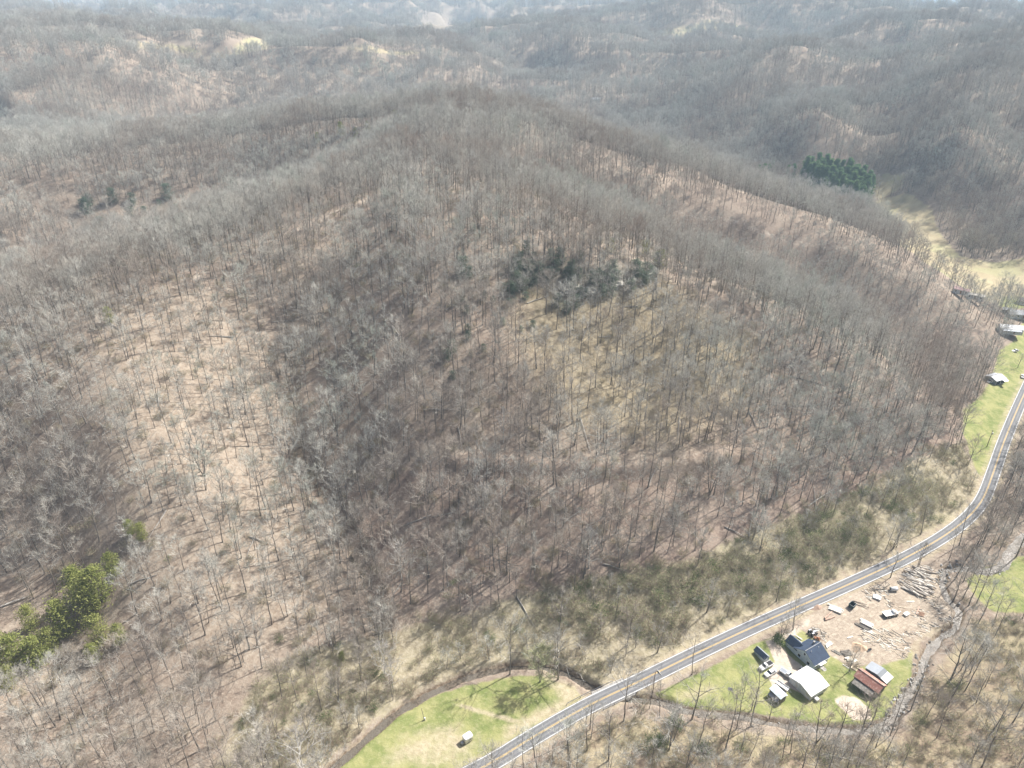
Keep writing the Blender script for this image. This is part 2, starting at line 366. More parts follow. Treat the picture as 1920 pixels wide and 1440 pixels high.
# ------------------------------------------------------------------ helpers: meshes, tags, materials
class MB:
    """collects tubes, boxes and sheets; build() links them as ONE mesh object"""
    def __init__(self):
        self.v, self.f, self.m = [], [], []
    def add(self, verts, faces, mat=0):
        o = len(self.v)
        self.v += [tuple(p) for p in verts]
        self.f += [tuple(i + o for i in f) for f in faces]
        self.m += [mat] * len(faces)
    def box(self, c, s, rz=0.0, mat=0, bevel=0.0, rx=0.0, ry=0.0):
        hx, hy, hz = s[0] / 2, s[1] / 2, s[2] / 2
        M = Matrix.Rotation(rz, 3, 'Z') @ Matrix.Rotation(ry, 3, 'Y') @ Matrix.Rotation(rx, 3, 'X')
        if bevel <= 0:
            vs = [(x, y, z) for z in (-hz, hz) for x, y in ((-hx, -hy), (hx, -hy), (hx, hy), (-hx, hy))]
            fs = [(3, 2, 1, 0), (4, 5, 6, 7), (0, 1, 5, 4), (1, 2, 6, 5), (2, 3, 7, 6), (3, 0, 4, 7)]
        else:
            b = bevel
            ring = [(-hx + b, -hy), (hx - b, -hy), (hx, -hy + b), (hx, hy - b), (hx - b, hy), (-hx + b, hy), (-hx, hy - b), (-hx, -hy + b)]
            ins = [(x * (hx - b) / hx, y * (hy - b) / hy) for x, y in ring]
            vs = [(x, y, -hz) for x, y in ring] + [(x, y, hz - b) for x, y in ring] + [(x, y, hz) for x, y in ins]
            fs = [tuple(range(7, -1, -1)), tuple(range(16, 24))]
            for k in range(8):
                n = (k + 1) % 8
                fs += [(k, n, 8 + n, 8 + k), (8 + k, 8 + n, 16 + n, 16 + k)]
        self.add([Vector(c) + M @ Vector(p) for p in vs], fs, mat)
    def prism(self, poly, z0, z1, mat=0):
        n = len(poly)
        self.add([(x, y, z0) for x, y in poly] + [(x, y, z1) for x, y in poly],
                 [tuple(range(n - 1, -1, -1)), tuple(range(n, 2 * n))] + [(k, (k + 1) % n, n + (k + 1) % n, n + k) for k in range(n)], mat)
    def tube(self, path, rad, n=6, mat=0, cap=True):
        path = [Vector(p) for p in path]
        vs, fs = [], []
        side = None
        for i, p in enumerate(path):
            d = (path[min(i + 1, len(path) - 1)] - path[max(i - 1, 0)])
            d = d.normalized() if d.length > 1e-9 else Vector((0, 0, 1))
            if side is None:
                side = d.orthogonal().normalized()
            side = (side - d * side.dot(d))
            side = side.normalized() if side.length > 1e-6 else d.orthogonal().normalized()
            up = d.cross(side)
            r = rad[i] if hasattr(rad, '__len__') else rad
            for k in range(n):
                a = 2 * math.pi * k / n
                vs.append(p + (side * math.cos(a) + up * math.sin(a)) * r)
        for i in range(len(path) - 1):
            for k in range(n):
                a, b = i * n + k, i * n + (k + 1) % n
                fs.append((a, b, b + n, a + n))
        if cap:
            fs.append(tuple(range(n - 1, -1, -1)))
            fs.append(tuple(range((len(path) - 1) * n, len(path) * n)))
        self.add(vs, fs, mat)
    def spike(self, p, q, r, mat=0):
        """a twig: three faces tapering to a point"""
        d = q - p
        s = d.orthogonal().normalized() * r
        u = d.normalized().cross(s)
        self.add([p + s, p - s * 0.5 + u * 0.87, p - s * 0.5 - u * 0.87, q], [(0, 1, 3), (1, 2, 3), (2, 0, 3)], mat)
    def mesh(self, name, mats, smooth=False):
        me = bpy.data.meshes.new(name)
        me.from_pydata(self.v, [], self.f)
        for m in mats:
            me.materials.append(m)
        if len(mats) > 1:
            me.polygons.foreach_set('material_index', self.m)
        if smooth:
            me.polygons.foreach_set('use_smooth', [True] * len(self.f))
        me.update()
        return me
    def build(self, name, mats, parent=None, smooth=False, label=None):
        if not isinstance(mats, (list, tuple)):
            mats = [mats]
        o = bpy.data.objects.new(name, self.mesh(name, mats, smooth))
        COL.objects.link(o)
        if parent:
            o.parent = parent
        if label:
            o['label'] = label
        return o

def tag(o, label=None, cat=None, group=None, kind=None):
    for k, v in (('label', label), ('category', cat), ('group', group), ('kind', kind)):
        if v:
            o[k] = v
    return o
def empty(name, loc, rz=0.0, **k):
    o = bpy.data.objects.new(name, None)
    COL.objects.link(o)
    o.location = loc
    o.rotation_euler = (0, 0, rz)
    o.empty_display_size = 0.5
    return tag(o, **k)
def copy_tree(o, parent=None):
    c = o.copy()
    COL.objects.link(c)
    if parent:
        c.parent = parent
    for ch in list(o.children):
        copy_tree(ch, c)
    return c

class NT:
    """small shorthand for a material's nodes"""
    def __init__(self, name, rough=0.9, spec=0.2):
        self.m = bpy.data.materials.new(name)
        self.m.use_nodes = True
        self.t = self.m.node_tree
        self.b = self.t.nodes['Principled BSDF']
        self.b.inputs['Roughness'].default_value = rough
        self.b.inputs['Specular IOR Level'].default_value = spec
    def n(self, kind, **k):
        nd = self.t.nodes.new(kind)
        for a, v in k.items():
            setattr(nd, a, v)
        return nd
    def put(self, sock, v):
        if isinstance(v, bpy.types.NodeSocket):
            self.t.links.new(v, sock)
        elif isinstance(v, (tuple, list)) and len(v) == 3 and sock.type == 'RGBA':
            sock.default_value = (*v, 1)
        else:
            sock.default_value = v
    def pos(self):
        return self.n('ShaderNodeNewGeometry').outputs['Position']
    def obj(self):
        return self.n('ShaderNodeTexCoord').outputs['Object']
    def noise(self, co, scale, detail=3, rough=0.55, dist=0.0, out='Fac'):
        nd = self.n('ShaderNodeTexNoise')
        self.put(nd.inputs['Vector'], co)
        for a, v in (('Scale', scale), ('Detail', detail), ('Roughness', rough), ('Distortion', dist)):
            nd.inputs[a].default_value = v
        return nd.outputs[out]
    def map(self, co, scale=(1, 1, 1), rot=(0, 0, 0)):
        nd = self.n('ShaderNodeMapping')
        self.put(nd.inputs['Vector'], co)
        nd.inputs['Scale'].default_value = scale
        nd.inputs['Rotation'].default_value = rot
        return nd.outputs[0]
    def mix(self, f, a, b, blend='MIX'):
        nd = self.n('ShaderNodeMix', data_type='RGBA', blend_type=blend)
        self.put(nd.inputs[0], f)
        self.put(nd.inputs[6], a)
        self.put(nd.inputs[7], b)
        return nd.outputs[2]
    def math(self, op, a, b=0.0, clamp=False):
        nd = self.n('ShaderNodeMath', operation=op, use_clamp=clamp)
        self.put(nd.inputs[0], a)
        self.put(nd.inputs[1], b)
        return nd.outputs[0]
    def ss(self, v, lo, hi, a=0.0, b=1.0):
        nd = self.n('ShaderNodeMapRange', interpolation_type='SMOOTHSTEP')
        for k, x in (('Value', v), ('From Min', lo), ('From Max', hi), ('To Min', a), ('To Max', b)):
            self.put(nd.inputs[k], x)
        return nd.outputs[0]
    def ramp(self, v, stops):
        nd = self.n('ShaderNodeValToRGB')
        self.put(nd.inputs[0], v)
        e = nd.color_ramp.elements
        while len(e) < len(stops):
            e.new(0.5)
        for k, (p, c) in enumerate(stops):
            e[k].position = p
            e[k].color = (*c, 1)
        return nd.outputs[0]
    def col(self, v):
        self.put(self.b.inputs['Base Color'], v)
        return self
    def bump(self, h, strength=0.5, dist=0.1):
        nd = self.n('ShaderNodeBump')
        nd.inputs['Strength'].default_value = strength
        nd.inputs['Distance'].default_value = dist
        self.put(nd.inputs['Height'], h)
        self.t.links.new(nd.outputs[0], self.b.inputs['Normal'])
        return self
def simple(name, c, rough=0.7, spec=0.3, var=0.2, scale=2.0, metal=0.0, coat=0.0):
    """a plain surface with a little mottling and dirt"""
    k = NT(name, rough, spec)
    f = k.ss(k.noise(k.obj(), scale, 4, 0.6), 0.3, 0.7)
    k.col(k.mix(f, tuple(x * (1 - var) for x in c), tuple(min(1, x * (1 + var * 0.6)) for x in c)))
    k.b.inputs['Metallic'].default_value = metal
    k.b.inputs['Coat Weight'].default_value = coat
    return k.m

# ------------------------------------------------------------------ the ground: one sheet to the horizon
def ground():
    ang = np.concatenate([np.arange(-180, -54, 4.0), np.arange(-54, 54, 0.20), np.arange(54, 180, 4.0)])
    ang = np.radians(ang)
    rad = [12.0]
    while rad[-1] < 26000:
        r = rad[-1]
        rad.append(r * (1.0055 if 110 < r < 700 else 1.009 if r < 3500 else 1.03))
    rad = np.array(rad)
    A_, R_ = np.meshgrid(ang, rad)
    x, y = np.sin(A_) * R_, np.cos(A_) * R_
    z = H(x, y)
    z = np.where(R_ > 12000, z - (R_ - 12000) * 0.012, z)
    nr, na = z.shape
    me = bpy.data.meshes.new('ground')
    co = np.stack([x, y, z], -1).reshape(-1, 3)
    co = np.vstack([co, [[0, 0, H(np.array([0.0]), np.array([0.0]))[0]]]])
    i, j = np.meshgrid(np.arange(nr - 1), np.arange(na), indexing='ij')
    jn = (j + 1) % na
    q = np.stack([i * na + j, i * na + jn, (i + 1) * na + jn, (i + 1) * na + j], -1).reshape(-1, 4)[:, ::-1]
    tri = np.stack([np.arange(na), (np.arange(na) + 1) % na, np.full(na, len(co) - 1)], -1)
    loops = np.concatenate([q.ravel(), tri.ravel()])
    nq, ntri = len(q), len(tri)
    me.vertices.add(len(co))
    me.vertices.foreach_set('co', co.ravel())
    me.loops.add(len(loops))
    me.loops.foreach_set('vertex_index', loops.astype(np.int32))
    me.polygons.add(nq + ntri)
    me.polygons.foreach_set('loop_start', np.concatenate([np.arange(nq) * 4, nq * 4 + np.arange(ntri) * 3]).astype(np.int32))
    me.polygons.foreach_set('use_smooth', np.ones(nq + ntri, bool))
    me.update(calc_edges=True)
    X, Y = co[:, 0], co[:, 1]
    def m(name, w):
        p = ZONE[name]
        out = np.zeros(len(X))
        b = (X > p[:, 0].min() - w - 2) & (X < p[:, 0].max() + w + 2) & (Y > p[:, 1].min() - w - 2) & (Y < p[:, 1].max() + w + 2)
        if b.any():
            out[b] = softpoly(X[b], Y[b], p, w)
        return out
    near = (Y < 560) & (np.hypot(X, Y) < 620)
    def line(pl, a, b):
        out = np.zeros(len(X))
        d, _, _ = polydist(X[near], Y[near], pl)
        out[near] = 1 - sstep(a, b, d)
        return out
    mx = np.maximum
    crest = np.zeros(len(X))
    cr_ = (Y < 900) & (Y > 250) & (np.abs(X) < 500)
    for c_ in CREST:
        d, _, _ = polydist(X[cr_], Y[cr_], c_)
        crest[cr_] = mx(crest[cr_], 1 - sstep(2.0, 5.5, d))
    verge = line(ROAD[::2], 3.5, 7.5)
    stream = line(STREAM[::2], 1.1, 2.3)
    sand = mx(m('yardpatch', 1.5), m('drive', 1.2))
    sand = mx.reduce([sand, m('entrance', 1.5) * .75, line(ROAD[::2], 2.9, 4.4) * .5])
    sets = {
        'mA': [mx.reduce([m('meadow', 2), m('lawn', 1.5), m('rmeadow', 3), m('rlawn', 3), m('rlawn2', 3)]),
               mx.reduce([m('meadow_dry', 7) * 0.75, m('meadow_dry2', 5), verge * 0.6, m('lotgrass', 3) * 0.6, m('lawn_dry', 4) * .7, m('track', 1.2) * .8]),
               m('lot', 2), mx.reduce([m('field', 7), m('field2', 8), m('ridgefield', 18), m('ridgefield2', 18), m('farfield', 40), m('farfield2', 40) * .4])],
        'mB': [m('pale', 26), m('moss', 22), m('red', 14), m('brush', 6)],
        'mC': [m('woods', 5), mx(stream, line(RAVINE, .5, 3.5) * .6), mx.reduce([sand, line(BENCH[::2], 0.8, 3.0) * 0.24, crest * 0.45]), m('rocks', 12)],  # ravine shade painted in as a darker ground line beside the stream bed
    }
    for k, chans in sets.items():
        at_ = me.attributes.new(k, 'FLOAT_COLOR', 'POINT')
        at_.data.foreach_set('color', np.stack(chans, -1).astype(np.float32).ravel())
    o = bpy.data.objects.new('ground', me)
    COL.objects.link(o)
    tag(o, kind='structure')
    return o

def ground_mat():
    k = NT('leaf_litter_and_grass', 0.95, 0.08)
    P_ = k.pos()
    def chans(name):
        a = k.n('ShaderNodeAttribute', attribute_name=name)
        s = k.n('ShaderNodeSeparateColor')
        k.put(s.inputs[0], a.outputs['Color'])
        return s.outputs[0], s.outputs[1], s.outputs[2], a.outputs['Alpha']
    grass, dry, dirt, field = chans('mA')
    pale, moss, red, brush = chans('mB')
    woods, wet_and_shade, sand, rock = chans('mC')
    big = k.noise(P_, 0.012, 3)
    med = k.noise(P_, 0.09, 4, 0.6)
    fine = k.noise(P_, 0.7, 4, 0.65)
    grit = k.noise(P_, 3.0, 3, 0.7)
    edge = k.math('MULTIPLY', k.math('SUBTRACT', k.noise(P_, 0.28, 4, 0.65), 0.5), 0.9)
    def soft(mask, lo=0.3, hi=0.7):
        return k.ss(k.math('ADD', mask, edge), lo, hi)
    lit = k.mix(k.ss(med, 0.32, 0.68), (0.228, 0.175, 0.136), (0.340, 0.284, 0.226))
    lit = k.mix(k.ss(fine, 0.40, 0.72), lit, (0.395, 0.338, 0.272))
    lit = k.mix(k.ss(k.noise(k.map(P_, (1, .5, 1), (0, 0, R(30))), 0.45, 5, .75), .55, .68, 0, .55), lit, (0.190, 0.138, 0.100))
    lit = k.mix(k.ss(grit, 0.45, 0.7, 0, 0.5), lit, (0.175, 0.125, 0.092))
    lit = k.mix(k.ss(big, 0.4, 0.65, 0, 0.5), lit, (0.272, 0.212, 0.168))
    pl = k.mix(k.ss(fine, 0.3, 0.7), (0.262, 0.209, 0.160), (0.378, 0.318, 0.252))
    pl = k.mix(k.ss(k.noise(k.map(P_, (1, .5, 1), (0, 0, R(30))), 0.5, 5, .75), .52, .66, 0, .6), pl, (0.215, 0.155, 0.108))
    c = k.mix(soft(pale), lit, pl)
    rd = k.mix(k.ss(med, 0.3, 0.7), (0.218, 0.156, 0.124), (0.315, 0.250, 0.202))
    rd = k.mix(k.ss(fine, 0.35, 0.75, 0, 0.7), rd, (0.390, 0.310, 0.245))
    c = k.mix(k.math('MULTIPLY', soft(red), 0.8), c, rd)
    ms = k.mix(k.ss(fine, 0.3, 0.7), (0.245, 0.205, 0.120), (0.385, 0.330, 0.210))
    c = k.mix(k.math('MULTIPLY', soft(moss, 0.1, 0.9), 0.6), c, ms)
    br = k.mix(k.ss(med, 0.3, 0.7), (0.245, 0.205, 0.140), (0.335, 0.298, 0.195))
    br = k.mix(k.ss(fine, 0.35, 0.7), br, (0.415, 0.365, 0.268))
    c = k.mix(soft(brush), c, br)
    wd = k.mix(k.ss(med, 0.35, 0.65), (0.250, 0.190, 0.140), (0.320, 0.275, 0.180))
    wd = k.mix(k.ss(fine, 0.4, 0.75, 0, 0.8), wd, (0.440, 0.370, 0.250))
    c = k.mix(soft(woods), c, wd)
    rk = k.mix(k.ss(fine, 0.4, 0.6), (0.30, 0.29, 0.26), (0.20, 0.19, 0.15))
    c = k.mix(k.math('MULTIPLY', soft(rock, 0.5, 0.9), 0.35), c, rk)
    fd = k.mix(k.ss(med, 0.3, 0.7), (0.360, 0.295, 0.185), (0.445, 0.385, 0.245))
    c = k.mix(soft(field), c, k.mix(k.ss(k.noise(P_, 0.03, 3), 0.48, 0.62, 0, 0.45), fd, (0.34, 0.35, 0.18)))
    g = k.mix(k.ss(k.noise(P_, 0.16, 4, 0.6), 0.34, 0.66), (0.175, 0.210, 0.070), (0.315, 0.310, 0.135))
    g = k.mix(k.ss(fine, 0.45, 0.8, 0, 0.7), g, (0.390, 0.370, 0.200))
    g = k.mix(k.ss(grit, 0.5, 0.8, 0, 0.35), g, (0.14, 0.17, 0.06))
    c = k.mix(soft(grass), c, g)
    dg = k.mix(k.ss(fine, 0.3, 0.7), (0.370, 0.315, 0.205), (0.475, 0.415, 0.290))
    c = k.mix(soft(dry, 0.25, 0.9), c, dg)
    # the log yard: churned earth with bark, sawdust and wheel ruts
    ruts = k.n('ShaderNodeTexWave', wave_type='BANDS', bands_direction='X')
    k.put(ruts.inputs['Vector'], k.map(P_, rot=(0, 0, R(58))))
    for a, v in (('Scale', 0.19), ('Distortion', 9.0), ('Detail', 3), ('Detail Scale', 0.5)):
        ruts.inputs[a].default_value = v
    dt = k.mix(k.ss(med, 0.3, 0.7), (0.300, 0.242, 0.188), (0.410, 0.345, 0.272))
    dt = k.mix(k.ss(fine, 0.42, 0.75), dt, (0.510, 0.445, 0.350))
    dt = k.mix(k.ss(ruts.outputs[1], 0.12, 0.0, 0, 0.3), dt, (0.230, 0.165, 0.125))
    dt = k.mix(k.ss(k.noise(k.map(P_, (1, 0.25, 1), (0, 0, R(35))), 1.6, 3, 0.7), 0.6, 0.72, 0, 0.8), dt, (0.215, 0.155, 0.115))
    c = k.mix(soft(dirt), c, dt)
    sd_ = k.mix(k.ss(fine, 0.3, 0.7), (0.480, 0.400, 0.320), (0.600, 0.520, 0.430))
    c = k.mix(soft(sand, 0.35, 0.75), c, sd_)
    wt_ = k.mix(k.ss(fine, 0.4, 0.6), (0.170, 0.125, 0.085), (0.300, 0.245, 0.180))
    c = k.mix(soft(wet_and_shade, 0.35, 0.7), c, wt_)
    k.col(c)
    k.bump(k.math('ADD', k.math('MULTIPLY', fine, 0.7), k.math('MULTIPLY', grit, 0.3)), 0.7, 0.5)
    return k.m
GROUND = ground()
GROUND.data.materials.append(ground_mat())

# ------------------------------------------------------------------ road, markings, stream
def ribbon(pl, a, b, dz, name, mat, parent=None, s0=0, s1=None, thick=0.0):
    pl = pl[s0:s1]
    n = np.gradient(pl[:, :2], axis=0)
    n /= np.linalg.norm(n, axis=1)[:, None]
    nx, ny = -n[:, 1], n[:, 0]
    vs, fs, uv = [], [], []
    s = 0.0
    for i, p in enumerate(pl):
        if i:
            s += np.linalg.norm(pl[i, :2] - pl[i - 1, :2])
        for o in (a, b):
            vs.append((p[0] + nx[i] * o, p[1] + ny[i] * o, p[2] + dz))
            uv.append((o, s))
    for i in range(len(pl) - 1):
        fs.append((2 * i, 2 * i + 2, 2 * i + 3, 2 * i + 1) if a > b else (2 * i, 2 * i + 1, 2 * i + 3, 2 * i + 2))
    me = bpy.data.meshes.new(name)
    me.from_pydata(vs, [], fs)
    ul = me.uv_layers.new(name='along')
    for l in me.loops:
        ul.data[l.index].uv = uv[l.vertex_index]
    me.materials.append(mat)
    o = bpy.data.objects.new(name, me)
    COL.objects.link(o)
    if parent:
        o.parent = parent
    return o
def road_mats():
    k = NT('worn_asphalt', 0.85, 0.25)
    uv = k.n('ShaderNodeUVMap', uv_map='along').outputs[0]
    sx = k.n('ShaderNodeSeparateXYZ')
    k.put(sx.inputs[0], uv)
    ax = k.math('ABSOLUTE', sx.outputs[0])
    track = k.math('ABSOLUTE', k.math('SUBTRACT', k.math('ABSOLUTE', k.math('SUBTRACT', ax, 1.35)), 0.62))
    n1 = k.noise(k.map(uv, (1.2, 0.06, 1)), 1.5, 4, 0.6)
    n2 = k.noise(uv, 6, 3, 0.7)
    c = k.mix(k.ss(n1, 0.3, 0.7), (0.170, 0.172, 0.180), (0.235, 0.235, 0.238))
    c = k.mix(k.ss(track, 0.45, 0.0, 0, 0.7), c, (0.112, 0.118, 0.130))
    c = k.mix(k.ss(n2, 0.4, 0.75, 0, 0.4), c, (0.28, 0.275, 0.27))
    patch = k.ss(k.noise(k.map(uv, (.5, .045, 1)), 2.0, 2, .4), .60, .63, 0, .55)
    c = k.mix(patch, c, (0.135, 0.138, 0.145))
    crack = k.ss(k.math('ABSOLUTE', k.math('SUBTRACT', k.noise(k.map(uv, (1, .35, 1)), 1.1, 5, .7), .5)), .012, .0, 0, .6)
    c = k.mix(crack, c, (0.07, 0.07, 0.075))
    k.col(c).bump(n2, 0.2, 0.02)
    def paint(name, col):
        p = NT(name, 0.7, 0.3)
        u = p.n('ShaderNodeUVMap', uv_map='along').outputs[0]
        f = p.ss(p.noise(p.map(u, (6, 1.5, 1)), 1.2, 4, 0.7), 0.55, 0.75)
        p.col(p.mix(f, col, (0.36, 0.35, 0.33)))
        return p.m
    return k.m, paint('white_road_paint', (0.80, 0.80, 0.78)), paint('yellow_road_paint', (0.62, 0.42, 0.13))
ASPH, WHITE_P, YELLOW_P = road_mats()
road = ribbon(ROAD, -2.95, 2.95, 0.10, 'road', ASPH)
tag(road, kind='structure')
for a in (-2.66, 2.66):
    ribbon(ROAD, a - 0.09, a + 0.09, 0.105, 'edge_line', WHITE_P, road)
for a in (-0.16, 0.16):
    ribbon(ROAD, a - 0.075, a + 0.075, 0.105, 'centre_line', YELLOW_P, road)

k = NT('shallow_stream_water', 0.12, 0.35)
P_ = k.pos()
bed = k.mix(k.ss(k.noise(P_, 1.1, 4, 0.7), 0.38, 0.62), (0.060, 0.047, 0.032), (0.150, 0.120, 0.088))
k.col(k.mix(k.ss(k.noise(P_, 0.18, 3), 0.45, 0.6), bed, (0.130, 0.112, 0.088)))
k.put(k.b.inputs['Roughness'], k.ss(k.noise(P_, 0.22, 3), 0.4, 0.65, 0.25, 0.5))
k.b.inputs['Coat Weight'].default_value = 0.25
k.b.inputs['Coat Roughness'].default_value = 0.25
k.bump(k.math('ADD', k.noise(P_, 3.5, 3, 0.6), k.math('MULTIPLY', k.noise(P_, 0.9, 2), 1.4)), 0.55, 0.25)
WATER = k.m
water = ribbon(STREAM, -2.2, 2.2, 0.0, 'stream_water', WATER)
tag(water, kind='structure')

# ------------------------------------------------------------------ trees
def bark(name, dark, light, sc=2.5, lichen=None):
    k = NT(name, 0.95, 0.1)
    rnd = k.n('ShaderNodeObjectInfo').outputs['Random']
    f = k.ss(k.noise(k.map(k.obj(), (1, 1, 0.35)), sc, 3, 0.6), 0.3, 0.7)
    c = k.mix(f, dark, light)
    if lichen:
        c = k.mix(k.ss(k.noise(k.obj(), 0.8, 3), 0.5, 0.65), c, lichen)
    c = k.mix(k.math('MULTIPLY', rnd, 0.5), c, tuple(x * 0.6 for x in light))
    k.col(c)
    return k.m
BARK = bark('grey_brown_bark', (0.140, 0.120, 0.102), (0.290, 0.262, 0.232))
def twig_mat(name, stops):
    k = NT(name, 0.9, 0.1)
    rnd = k.n('ShaderNodeObjectInfo').outputs['Random']
    loc = k.n('ShaderNodeObjectInfo').outputs['Location']
    sp = k.noise(loc, 0.011, 2)
    v = k.math('ADD', k.math('MULTIPLY', rnd, 0.5), k.math('MULTIPLY', k.ss(sp, 0.38, 0.62), 0.5))
    k.col(k.ramp(v, stops))
    return k.m
TWIG = twig_mat('bare_twigs', [(0.0, (0.360, 0.290, 0.235)), (0.28, (0.425, 0.386, 0.332)), (0.5, (0.475, 0.458, 0.405)), (0.75, (0.545, 0.535, 0.482)), (1.0, (0.430, 0.458, 0.388))])
BUDS = twig_mat('budding_twigs', [(0.0, (0.30, 0.285, 0.18)), (0.5, (0.37, 0.36, 0.22)), (1.0, (0.34, 0.36, 0.20))])
WBARK = bark('white_sycamore_bark', (0.50, 0.475, 0.43), (0.70, 0.68, 0.63), 1.2, (0.40, 0.37, 0.32))
WTWIG = twig_mat('pale_sycamore_twigs', [(0.0, (0.46, 0.43, 0.39)), (1.0, (0.54, 0.51, 0.47))])
def leaf_mat(name, stops, trans=0.42):
    k = NT(name, 0.75, 0.15)
    geo = k.n('ShaderNodeNewGeometry')
    rnd = k.n('ShaderNodeObjectInfo').outputs['Random']
    v = k.math('ADD', k.math('MULTIPLY', geo.outputs['Random Per Island'], 0.65), k.math('MULTIPLY', rnd, 0.35))
    c = k.ramp(v, stops)
    k.col(c)
    tr = k.n('ShaderNodeBsdfTranslucent')
    k.put(tr.inputs['Color'], c)
    mx_ = k.n('ShaderNodeMixShader')
    mx_.inputs[0].default_value = trans
    k.t.links.new(k.b.outputs[0], mx_.inputs[1])
    k.t.links.new(tr.outputs[0], mx_.inputs[2])
    k.t.links.new(mx_.outputs[0], k.t.nodes['Material Output'].inputs['Surface'])
    return k.m
PINE_Y = leaf_mat('yellow_green_needles', [(0, (0.190, 0.225, 0.065)), (0.5, (0.320, 0.345, 0.110)), (1, (0.430, 0.430, 0.175))])
PINE_D = leaf_mat('blue_green_needles', [(0, (0.080, 0.155, 0.062)), (0.5, (0.140, 0.240, 0.100)), (1, (0.215, 0.310, 0.140))])
PINE_G = leaf_mat('grey_green_leaves', [(0, (0.130, 0.175, 0.125)), (0.5, (0.205, 0.255, 0.185)), (1, (0.290, 0.330, 0.250))])
SHRUB_L = leaf_mat('new_shrub_leaves', [(0, (0.235, 0.252, 0.125)), (0.5, (0.365, 0.368, 0.215)), (1, (0.490, 0.470, 0.320))])
SHRUB_G = leaf_mat('evergreen_shrub_leaves', [(0, (0.070, 0.110, 0.040)), (0.5, (0.135, 0.190, 0.065)), (1, (0.220, 0.265, 0.100))])

def rvec(rg, d, spread):
    """a direction near D"""
    o = d.orthogonal().normalized()
    a = rg.uniform(0, 2 * math.pi)
    o = Matrix.Rotation(a, 3, d) @ o
    return (d * math.cos(spread) + o * math.sin(spread)).normalized()
def bare_tree(seed, h=21.0, base=0.45, spread=0.30, limbs=13, subs=5, twigs=7, lean=0.03, r0=None, stems=1, tw=0.026, up=0.9, twl=1.5, trunk_b=None, crown_b=None, dens=1.0):
    """a leafless tree: TRUNK holds stem and limbs, CROWN the branches and twigs"""
    rg = random.Random(seed)
    T = trunk_b or MB()
    Cn = crown_b or MB()
    for st in range(stems):
        ax = rg.uniform(0, 6.28)
        hh = h * (1 if st == 0 else rg.uniform(0.8, 0.97))
        r = (r0 or h * 0.0105) * (1 if stems == 1 else 0.75)
        ld = Vector((math.cos(ax), math.sin(ax), 0)) * (lean if stems == 1 else 0.16)
        pth, rad = [], []
        wob = Vector((0, 0, 0))
        for i in range(9):
            t = i / 8
            wob += Vector((rg.gauss(0, 1), rg.gauss(0, 1), 0)) * hh * 0.006
            z = -1.5 + (hh * 0.93 + 1.5) * t
            pth.append(Vector((0, 0, z)) + ld * max(z, 0) * (1 - 0.3 * t) + wob)
            rad.append(r * (1.25 if i == 0 else 1) * (1 - 0.86 * t ** 0.9) + 0.02)
        T.tube(pth, rad, 6, 0, False)
        def on(t):
            u = t * 8
            i = min(int(u), 7)
            return pth[i].lerp(pth[i + 1], u - i), rad[i] + (rad[i + 1] - rad[i]) * (u - i)
        az = rg.uniform(0, 6.28)
        nl = max(3, int(limbs / (1 if stems == 1 else stems * 0.7)))
        for L in range(nl):
            q = L / max(nl - 1, 1)
            t = base + (0.98 - base) * q ** 0.9
            p, rr = on(t)
            az += 2.4 + rg.uniform(-0.5, 0.5)
            el = R(18 + 52 * q ** 1.2 + rg.uniform(-10, 12)) * up
            prof = (0.55 + 0.9 * math.sin(math.pi * min(0.25 + q * 0.72, 1))) * (1 - 0.45 * q)
            ln = spread * hh * prof * rg.uniform(0.75, 1.2)
            d = Vector((math.cos(az) * math.cos(el), math.sin(az) * math.cos(el), math.sin(el)))
            lp, lr = [p], [min(rr * 0.62, r * 0.45)]
            for s in range(1, 5):
                d = (d + Vector((rg.gauss(0, .13), rg.gauss(0, .13), 0.10 + rg.gauss(0, .1)))).normalized()
                lp.append(lp[-1] + d * ln / 4)
                lr.append(lr[0] * (1 - s / 4 * 0.82))
            T.tube(lp, lr, 4, 0, False)
            for b in range(subs):
                s = 0.22 + 0.78 * (b + rg.random() * 0.7) / subs
                i = min(int(s * 4), 3)
                bp = lp[i].lerp(lp[i + 1], min(s * 4 - i, 1))
                dd = rvec(rg, (lp[i + 1] - lp[i]).normalized(), R(rg.uniform(28, 62)))
                dd = (dd + Vector((0, 0, 0.22))).normalized()
                bl = ln * rg.uniform(0.28, 0.5) * (1.15 - 0.45 * s)
                mp = bp + dd * bl * 0.5
                d2 = (dd + Vector((rg.gauss(0, .2), rg.gauss(0, .2), 0.12))).normalized()
                ep = mp + d2 * bl * 0.5
                Cn.tube([bp, mp, ep], [tw * 1.7, tw * 1.15, tw * 0.55], 3, 0, False)
                for w in range(twigs):
                    f = rg.random() ** 0.8
                    wp = bp.lerp(mp, f * 2) if f < 0.5 else mp.lerp(ep, f * 2 - 1)
                    wd = rvec(rg, d2, R(rg.uniform(20, 65)))
                    wd = (wd + Vector((0, 0, 0.15))).normalized()
                    wl = twl * rg.uniform(0.5, 1.15)
                    we = wp + wd * wl
                    Cn.spike(wp, we, tw * 0.62)
                    if rg.random() < 0.8 * dens:
                        f2 = rg.uniform(0.25, 0.7)
                        Cn.spike(wp.lerp(we, f2), wp.lerp(we, f2) + rvec(rg, wd, R(40)) * wl * 0.65, tw * 0.45)
    return T, Cn
